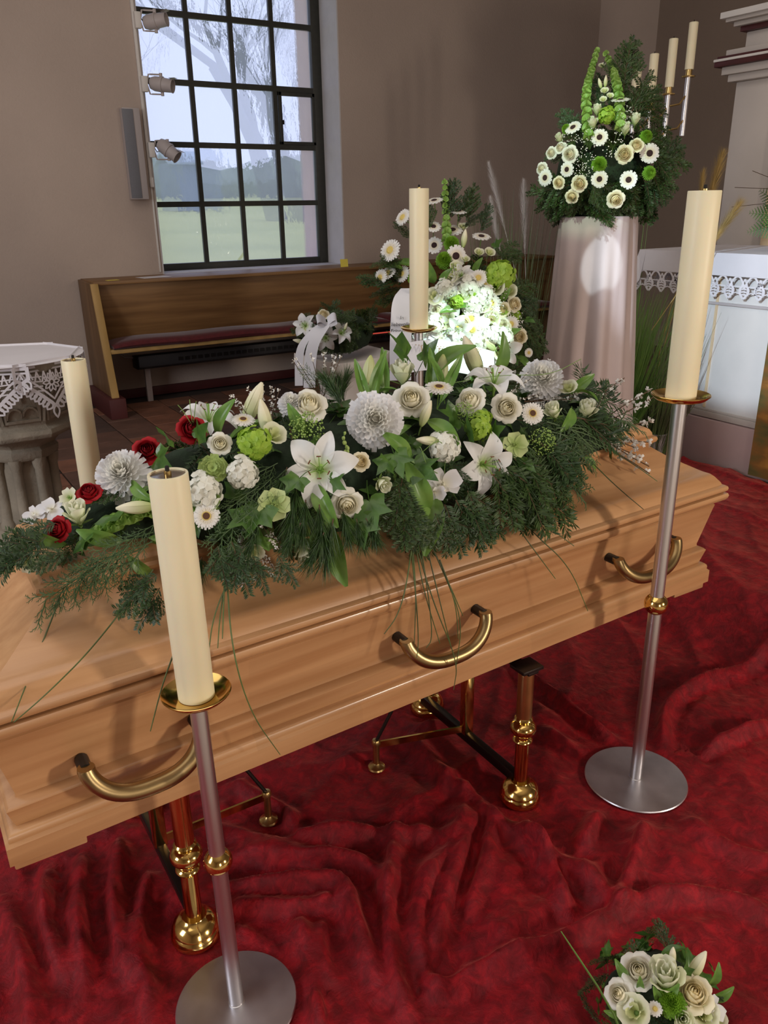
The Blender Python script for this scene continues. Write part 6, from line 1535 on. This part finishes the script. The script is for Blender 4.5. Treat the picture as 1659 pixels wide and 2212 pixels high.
def arrange(root, flowers, leaves, twigs, c):
    c = Vector(c)
    for (k, x, y, z, dx, dy, dz, s) in flowers: place(root, k, (x, y, z), (dx, dy, dz), s)
    for (k, x, y, z, dx, dy, dz, s) in leaves:
        p = Vector((x, y, z)); nrm = (p - c); nrm.normalize(); nrm = nrm + Vector((-.5, -.6, .35)); place_leaf(root, k, p, (dx, dy, dz), nrm, s, -1 if k == 'broad_leaf' else None)
    for (k, x, y, z, X_, Y_, Z_) in twigs:
        p = Vector((x, y, z)); q = Vector((X_, Y_, Z_)); nrm = (p - c).normalized() + Vector((-.35, -.45, .3)); place_twig(root, k, p, q, nrm, {'fir': .95, 'pine': 1.1, 'thuja': 1.0}.get(k, 1))

def lid_top_z(y):       # height of the coffin lid's front slope
    return 1.0 if y > 1.60 else max(.80, .862 + (y - 1.46) * .66)
spray = thing('coffin_spray', 'long spray of white and red flowers with fir and ivy lying on the coffin lid', 'floral spray', (1.05, 1.70, 1.0))
foam(spray, (1.05, 1.71, 1.02), (.84, .20, .15), 1)
arrange(spray, SPRAY, [l[:7] + (l[7] * 1.22,) for l in SPRAY_LEAVES], [], (1.05, 1.72, .92))
for (k, x, y, z, X_, Y_, Z_) in TWIGS:
    p = Vector((x, y, z)); q = Vector((X_, Y_, Z_))
    q.z = max(q.z, lid_top_z(q.y) + .012) if .02 < q.x < 2.1 else q.z
    p.z = max(p.z, lid_top_z(p.y) + .03)
    k = 'fir_short' if k == 'fir' else k
    place_twig(spray, k, p, q, Vector((-.3, -.6, .9)), {'fir_short': 1.1, 'pine': 1.0, 'thuja': 1.0}[k])
fill(spray, (1.05, 1.69, .95), (.93, .27, .29), 150, ['fir_short', 'pine', 'thuja', 'ivy', 'ivy', 'broad_leaf', 'broad_leaf'], (.11, .19), 5, -.1, keep=lambda p: p.z > lid_top_z(p.y) + .02, rad=(.70, .93))
fill(spray, (1.05, 1.69, .95), (.90, .27, .27), 70, ['ivy', 'broad_leaf', 'ivy'], (.09, .14), 6, -.05, keep=lambda p: p.z > lid_top_z(p.y) + .02, rad=(.85, .95))
fill(spray, (.62, 1.66, .97), (.48, .22, .20), 80, ['ivy', 'broad_leaf', 'ivy', 'fir_short', 'broad_leaf'], (.08, .13), 16, .0, keep=lambda p: p.z > lid_top_z(p.y) + .03, rad=(.82, .98))
fill(spray, (1.10, 1.67, .97), (.62, .25, .27), 60, ['ivy', 'broad_leaf', 'ivy', 'fir_short'], (.08, .13), 17, .0, keep=lambda p: p.z > lid_top_z(p.y) + .03, rad=(.85, .98))
for (px, py, pz, qx, qy, qz) in ((.70, 1.66, 1.16, .70, 1.69, 1.28), (.90, 1.75, 1.2, .92, 1.80, 1.32), (.60, 1.50, 1.06, .57, 1.43, .97), (.585, 1.49, 1.02, .545, 1.42, .92), (1.62, 1.62, 1.08, 1.86, 1.58, 1.05), (1.66, 1.58, 1.05, 1.92, 1.54, 1.01), (1.45, 1.62, 1.15, 1.60, 1.60, 1.20), (1.35, 1.60, 1.16, 1.46, 1.56, 1.19)):
    place_twig(spray, 'blossom', (px, py, pz), (qx, qy, qz), (-.5, -.7, .3), 1.0)
bells(spray, [(.50, 1.53, 1.10), (.43, 1.55, 1.10), (.36, 1.56, 1.08), (.30, 1.57, 1.05)], .020, .018)
bells(spray, [(.52, 1.50, 1.08), (.45, 1.53, 1.09), (.40, 1.54, 1.08)], .018, .018)
for pl in GRASS_STRANDS:
    P = [Vector(p) for p in pl]
    for _ in range(3):
        Q = [P[0]]
        for i in range(len(P) - 1): Q += [P[i].lerp(P[i + 1], .25), P[i].lerp(P[i + 1], .75)]
        P = Q + [P[-1]]
    for p in P:
        if p.y > 1.40 and p.z < lid_top_z(p.y) + .01: p.z = lid_top_z(p.y) + .01
        if p.z < .83: p.y = min(p.y, 1.388 + .036 * p.x - .012)
    mb = MB(); n = len(P); mb.tube([tuple(p) for p in P], [.0016 * (1 - .7 * i / n) + .0004 for i in range(n)], 5)
    wpart('grass_strand', mb, G['grass_d'], spray, angle=80, fix=False)
# curly strands and a spidery shoot
for pl in ([(.54, 1.66, 1.21), (.525, 1.665, 1.245), (.515, 1.67, 1.26)], [(.54, 1.66, 1.21), (.54, 1.665, 1.25), (.542, 1.67, 1.268)], [(.54, 1.66, 1.21), (.55, 1.665, 1.245), (.556, 1.67, 1.262)], [(1.0, 1.46, 1.12), (1.03, 1.43, 1.16), (1.06, 1.44, 1.12), (1.05, 1.44, 1.06), (1.08, 1.42, 1.0)], [(1.0, 1.47, 1.13), (.98, 1.43, 1.15), (.99, 1.42, 1.10), (1.02, 1.42, 1.08)], [(1.2, 1.66, 1.22), (1.35, 1.60, 1.24), (1.47, 1.55, 1.23), (1.55, 1.52, 1.27)]):
    P = [Vector(p) for p in pl]
    for _ in range(3):
        Q = [P[0]]
        for i in range(len(P) - 1): Q += [P[i].lerp(P[i + 1], .25), P[i].lerp(P[i + 1], .75)]
        P = Q + [P[-1]]
    mb = MB(); mb.tube([tuple(p) for p in P], .0009, 5); wpart('tendril', mb, G['stem'], spray, fix=False)

tall = thing('tall_arrangement', 'tall arrangement of white roses, gerberas and fir on the draped pedestal', 'flower arrangement', (2.955, 2.845, 1.60))
foam(tall, (2.97, 2.87, 1.76), (.22, .18, .20), 2)
arrange(tall, TALL, [], TALL_TWIGS, (2.97, 2.86, 1.75))
for pth in TALL_BELLS: bells(tall, pth, .017, .034)
fill(tall, (2.97, 2.87, 1.78), (.30, .26, .30), 60, ['fir', 'fir', 'fir', 'ivy', 'broad_leaf'], (.13, .22), 8, -.55, rad=(.45, .75), droop=.1)
fill(tall, (2.96, 2.85, 1.67), (.24, .22, .07), 55, ['fir'], (.15, .22), 18, -.95, rad=(.75, 1.0), droop=.35)
mb = MB(); mb.lathe([(0, 0), (.10, 0), (.12, .05), (.10, .06), (0, .06)], 20); part('bowl', mb, M['black'], tall)

bou = thing('standing_bouquet', 'large upright bouquet of white flowers brightly lit behind the coffin', 'bouquet', (2.22, 2.88, 0))
foam(bou, (2.23, 2.89, 1.08), (.24, .16, .30), 3)
arrange(bou, BOUQUET, BOUQUET_LEAVES, BOUQUET_TWIGS, (2.22, 2.90, 1.05))
for pth in BOUQUET_BELLS: bells(bou, pth, .015, .030)
fill(bou, (2.22, 2.88, 1.10), (.31, .22, .36), 90, ['fir', 'fir', 'broad_leaf', 'ivy', 'fir'], (.12, .22), 12, -.9, rad=(.55, .85), droop=0)
mb = MB(); mb.tube([(2.23, 2.92, .80), (2.23, 2.95, .02)], .016, 8)
for a in (0, 2.1, 4.2): mb.tube([(2.23, 2.94, .30), (2.23 + .22 * math.cos(a), 2.95 + .22 * math.sin(a), .0)], .010, 6)
wpart('easel_stand', mb, M['dark_metal'], bou)
def sash(root, pts, w, wdir, name='ribbon'):
    """ribbon along pts; wdir = width direction"""
    P = [Vector(p) for p in pts]
    for _ in range(2):
        Q = [P[0]]
        for i in range(len(P) - 1): Q += [P[i].lerp(P[i + 1], .25), P[i].lerp(P[i + 1], .75)]
        P = Q + [P[-1]]
    wd = Vector(wdir).normalized() * w / 2; mb = MB()
    n_ = wd.normalized().cross((P[-1] - P[0]).normalized()) * .0012
    mb.loft([[tuple(p - wd - n_), tuple(p + wd - n_), tuple(p + wd + n_), tuple(p - wd + n_)] for p in P])
    return wpart(name, mb, M['ribbon'], root, angle=60)
def lettering(txt, loc, xdir, updir, size, mtl, parent, name='lettering', shear=.2):
    cu = bpy.data.curves.new(name, 'FONT'); cu.body = txt; cu.size = size; cu.extrude = .0003; cu.align_x = 'CENTER'; cu.shear = shear; cu.resolution_u = 2
    to = bpy.data.objects.new('tmp', cu); COL.objects.link(to)
    me = bpy.data.meshes.new_from_object(to.evaluated_get(bpy.context.evaluated_depsgraph_get())); bpy.data.objects.remove(to)
    me.materials.clear(); me.materials.append(mtl)
    x = Vector(xdir).normalized(); u = Vector(updir); u = (u - x * u.dot(x)).normalized(); n = x.cross(u)
    o = link(name, me, parent); o.matrix_local = Matrix.Translation(Vector(loc)) @ Matrix((x, u, n)).transposed().to_4x4(); return o
# left sash, hanging; its face looks at the photographer
wx_ = Vector((.86, -.50, 0))
r1 = sash(bou, [(1.90, 2.84, 1.335), (1.84, 2.815, 1.30), (1.815, 2.79, 1.20), (1.80, 2.775, 1.10), (1.79, 2.76, .98)], .088, wx_)
nv = Vector((-.50, -.86, 0)) * .006
for k, tx in enumerate(('In', 'liebevoller', 'Erinnerung')):
    lettering(tx, Vector((1.818, 2.792, 1.222 - .026 * k)) + nv * 1.6 - bou.location, wx_, (0.02, .03, 1), .021, M['ink'], r1)
r2 = sash(bou, [(1.70, 2.60, 1.10), (1.78, 2.565, 1.115), (1.90, 2.50, 1.10), (2.02, 2.44, 1.06)], .115, (0.08, .16, .6))
fn_ = Vector((.50, -.27, -.04)); fu = Vector((.05, .12, .6))
lettering('Wir tragen dich', Vector((1.852, 2.512, 1.112)) - bou.location + Vector((-.012, -.02, .012)), Vector((.86, -.46, -.05)), fu, .036, M['gold_ink'], r2)
mb = MB()
for k in range(22):
    c = Vector((1.745 + .0105 * k, 2.585 - .0057 * k - .006, 1.153 - .0012 * k)); ball(mb, c, .0022, 0, 5, 3)
wpart2('dotted_border', mb, M['gold_ink'], r2, bou)

wre = thing('small_wreath', 'small wreath of white lilies and fir with a white ribbon on the plaster pedestal', 'wreath', (2.36, 4.27, .83))
foam(wre, (2.37, 4.28, .94), (.19, .15, .11), 4)
arrange(wre, WREATH, [], WREATH_TWIGS, (2.36, 4.27, .95))
fill(wre, (2.36, 4.27, .97), (.23, .18, .14), 46, ['fir', 'fir', 'fir', 'ivy'], (.10, .16), 14, -.5, rad=(.6, .9), droop=0)
w2_ = Vector((.86, -.5, 0))
sash(wre, [(2.15, 4.07, 1.05), (2.09, 4.045, 1.0), (2.04, 4.04, .94), (2.02, 4.045, .84), (2.01, 4.045, .70)], .066, w2_)
sash(wre, [(2.14, 4.08, 1.05), (2.05, 4.07, 1.0), (1.985, 4.08, .93), (1.97, 4.085, .83), (1.965, 4.085, .71)], .045, w2_)
sash(wre, [(2.14, 4.06, 1.055), (2.09, 4.05, 1.085), (2.075, 4.06, 1.06), (2.13, 4.06, 1.045)], .045, (0, .3, 1), 'ribbon_loop')
sash(wre, [(2.15, 4.06, 1.055), (2.18, 4.03, 1.09), (2.20, 4.03, 1.06), (2.155, 4.05, 1.045)], .045, (0, .3, 1), 'ribbon_loop')

flb = thing('floor_bouquet', 'small bouquet of cream roses on the red velvet at the bottom right corner', 'bouquet', (1.10, .74, .012))
foam(flb, (1.11, .75, .08), (.11, .09, .07), 5)
arrange(flb, [l[:7] + (l[7] * 1.25,) for l in FLOORBQ], FLOORBQ_LEAVES, [], (1.10, .75, .08))
fill(flb, (1.10, .74, .11), (.16, .13, .10), 46, ['broad_leaf', 'ivy', 'fir'], (.06, .10), 15, -.3, rad=(.7, .95), droop=0)
mb = MB(); n = len(BLADE); mb.tube(BLADE, [.0010, .0017, .002, .0022, .0024], 5); wpart('long_blade', mb, G['grass'], flb, fix=False)

# bouquet with fern on the altar, cut by the right edge of the picture
alb = thing('altar_bouquet', 'fern and cream rose bouquet on the altar cloth at the right edge', 'bouquet', (4.30, 2.66, AZ + .003))
mb = MB(); mb.lathe([(0, 0), (.05, 0), (.065, .05), (.05, .10), (.055, .12), (0, .12)], 20); part('vase', mb, M['grey_white'], alb)
foam(alb, (4.30, 2.66, 1.56), (.11, .11, .09), 6)
def fern(seed):
    mb = MB(); mb.tube([(0, 0, 0), (0, .02, .5), (0, -.02, 1)], [.012, .009, .003], 5)
    for k in range(15):
        t = .12 + .86 * k / 14; L_ = .40 * (1 - t) ** .8 + .03
        for s in (-1, 1):
            d = Vector((s, -.1, .55)).normalized(); p = Vector((0, .02 * math.sin(3 * t), t)); side = Vector((-.5 * s, 0, 1)).normalized()
            for q in range(5):
                a = q / 5; c = p + d * L_ * a; w = L_ * .16 * (1 - a * .8)
                mb.add([tuple(c), tuple(c + d * L_ * .22 + side * w), tuple(c + d * L_ * .30), tuple(c + d * L_ * .22 - side * w)], [(0, 1, 2, 3)])
    return mb.mesh('fern_frond', G['leaf_d'], fix=False, smooth=False)
fm_ = [fern(1)]
TWIG['fern'] = [('fern_frond', fm_[0])]
for k, (dx, dy, dz) in enumerate(((-.45, .75, .55), (-.6, .6, .1), (-.5, .8, -.25), (-.8, .1, .5), (-.2, .3, .9), (.3, .8, .5), (-.7, -.4, .5))):
    d = Vector((dx, dy, dz)).normalized(); p = Vector((4.29, 2.68, 1.56)); place_twig(alb, 'fern', p, p + d * .27, Vector((-.7, -.5, .4)))
for (x, y, z) in ((4.20, 2.70, 1.60), (4.22, 2.64, 1.68), (4.21, 2.58, 1.58), (4.30, 2.70, 1.72)): place(alb, 'rose_cream', (x, y, z), (-.7, -.4, .4), .07)
for (p, q) in (((4.27, 2.70, 1.6), (4.10, 2.98, 1.72)), ((4.27, 2.70, 1.6), (4.12, 2.90, 1.80)), ((4.27, 2.72, 1.55), (4.15, 3.02, 1.62))):
    p = Vector(p); q = Vector(q); m_ = p.lerp(q, .5) + Vector((0, 0, .05)); mb = MB(); mb.tube([p, p.lerp(m_, .6), m_, q], .0015, 4); wpart('thin_stem', mb, G['twig'], alb, fix=False)

# ================================================================ ornamental grasses
def grass_clump(name, label, loc, n, h, spread, lean, seed, mtl, pot=None, w=.0036):
    g = random.Random(seed); t = thing(name, label, 'grass', loc); mb = MB()
    for i in range(n):
        a = g.uniform(0, 6.28); q = g.random() ** .6; hh = h * g.uniform(.45, 1.0); b0 = Vector((.06 * q * math.cos(a), .06 * q * math.sin(a), .05))
        tip = Vector((spread * q * math.cos(a) + lean[0] * g.random(), spread * q * math.sin(a) + lean[1] * g.random(), hh)) ; bend = g.uniform(-.12, .18)
        sd = Vector((-.55, .83, 0)).normalized() if g.random() < .5 else Vector((math.sin(a), -math.cos(a), 0)); rows = []
        sd = Vector((.84, -.54, 0)) * .75 + sd * .4
        for k in range(6):
            v = k / 5; c = b0.lerp(tip, v); c.x += (tip.x - b0.x) * bend * math.sin(PI * v) * -1.2; c.z += -.35 * abs(bend) * hh * v ** 3 * q; wd = w * (1 - v ** 2 * .85)
            rows.append([tuple(c - sd * wd), tuple(c + sd * wd)])
        mb.grid(rows)
    o = part('blades', mb, mtl, t, angle=80, fix=False); o['kind'] = 'stuff'
    if pot:
        p = MB(); p.lathe([(0, 0), (pot * .75, 0), (pot, .17), (pot * 1.04, .175), (pot * .96, .18), (pot * .9, .16), (0, .15)], 22); part('wrapped_pot', p, M['pot'], t)
    return t
grass_clump('potted_grass', 'tall green ornamental grass in a film-wrapped pot left of the altar', (3.66, 3.29, .19), 1200, 1.05, .40, (-.05, 0), 1, G['grass'], .10)
grass_clump('reed_grass', 'thin dark reeds standing before the altar behind the right candle', (3.82, 3.09, .19), 170, .95, .17, (.02, -.16), 2, G['grass_d'], .06)
gb = grass_clump('tall_grass', 'tall green grass with pale feathery plumes behind the bright bouquet', (2.80, 3.30, .10), 300, 1.66, .26, (.05, .05), 3, G['grass_d'], .09, .004)
gc = grass_clump('upright_grass', 'a few upright green blades rising behind the altar cloth corner', (4.05, 3.62, .19), 26, 1.75, .10, (0, 0), 4, G['grass'], .06, .003)
def plume(root, p, q, w, mtl, seed, n=420):
    g = random.Random(seed); p = Vector(p); q = Vector(q); d = (q - p).normalized(); mb = MB()
    mb.tube([p - d * .5, p, p.lerp(q, .6), q], [.002, .002, .0015, .0008], 5)
    for i in range(n):
        t = g.random(); c = p.lerp(q, t); a = g.uniform(0, 6.28); o_ = d.orthogonal().normalized(); o_.rotate(Quaternion(d, a))
        l = w * (math.sin(PI * (.08 + .85 * t)) ** .7) * g.uniform(.6, 1.2); e = c + o_ * l + d * l * 2.2
        s = o_.cross(d) * .0009; mb.add([tuple(c - s), tuple(c + s), tuple(e)], [(0, 1, 2)])
    o = wpart('plume', mb, mtl, root, fix=False, smooth=False); return o
plume(gb, (2.90, 3.45, 1.52), (2.89, 3.59, 1.85), .030, G['plume'], 1, 900); plume(gb, (2.98, 3.38, 1.42), (3.02, 3.46, 1.76), .034, G['plume'], 2, 900); plume(gb, (2.87, 3.45, 1.42), (2.86, 3.53, 1.68), .030, G['plume'], 3, 900)
pm_ = thing('pampas_grass', 'dry straw-coloured pampas plumes rising behind the right candle', 'grass', (3.84, 3.22, .19))
mb = MB(); mb.lathe([(0, 0), (.05, 0), (.06, .1), (.045, .3), (.05, .32), (0, .3)], 16); part('vase', mb, M['pot'], pm_)
plume(pm_, (3.82, 2.93, 1.60), (3.91, 2.94, 1.88), .045, G['pampas'], 5, 800); plume(pm_, (3.84, 2.90, 1.42), (3.955, 2.83, 1.64), .045, G['pampas'], 6, 800); plume(pm_, (3.80, 2.96, 1.58), (3.84, 2.99, 1.80), .030, G['pampas'], 7, 500)
mb = MB(); mb.tube([(3.84, 3.22, .4), (3.82, 3.06, 1.1), (3.83, 2.92, 1.5)], .003, 5); mb.tube([(3.84, 3.22, .4), (3.81, 3.08, 1.1), (3.81, 2.95, 1.5)], .003, 5); wpart('stalks', mb, G['pampas'], pm_, fix=False)
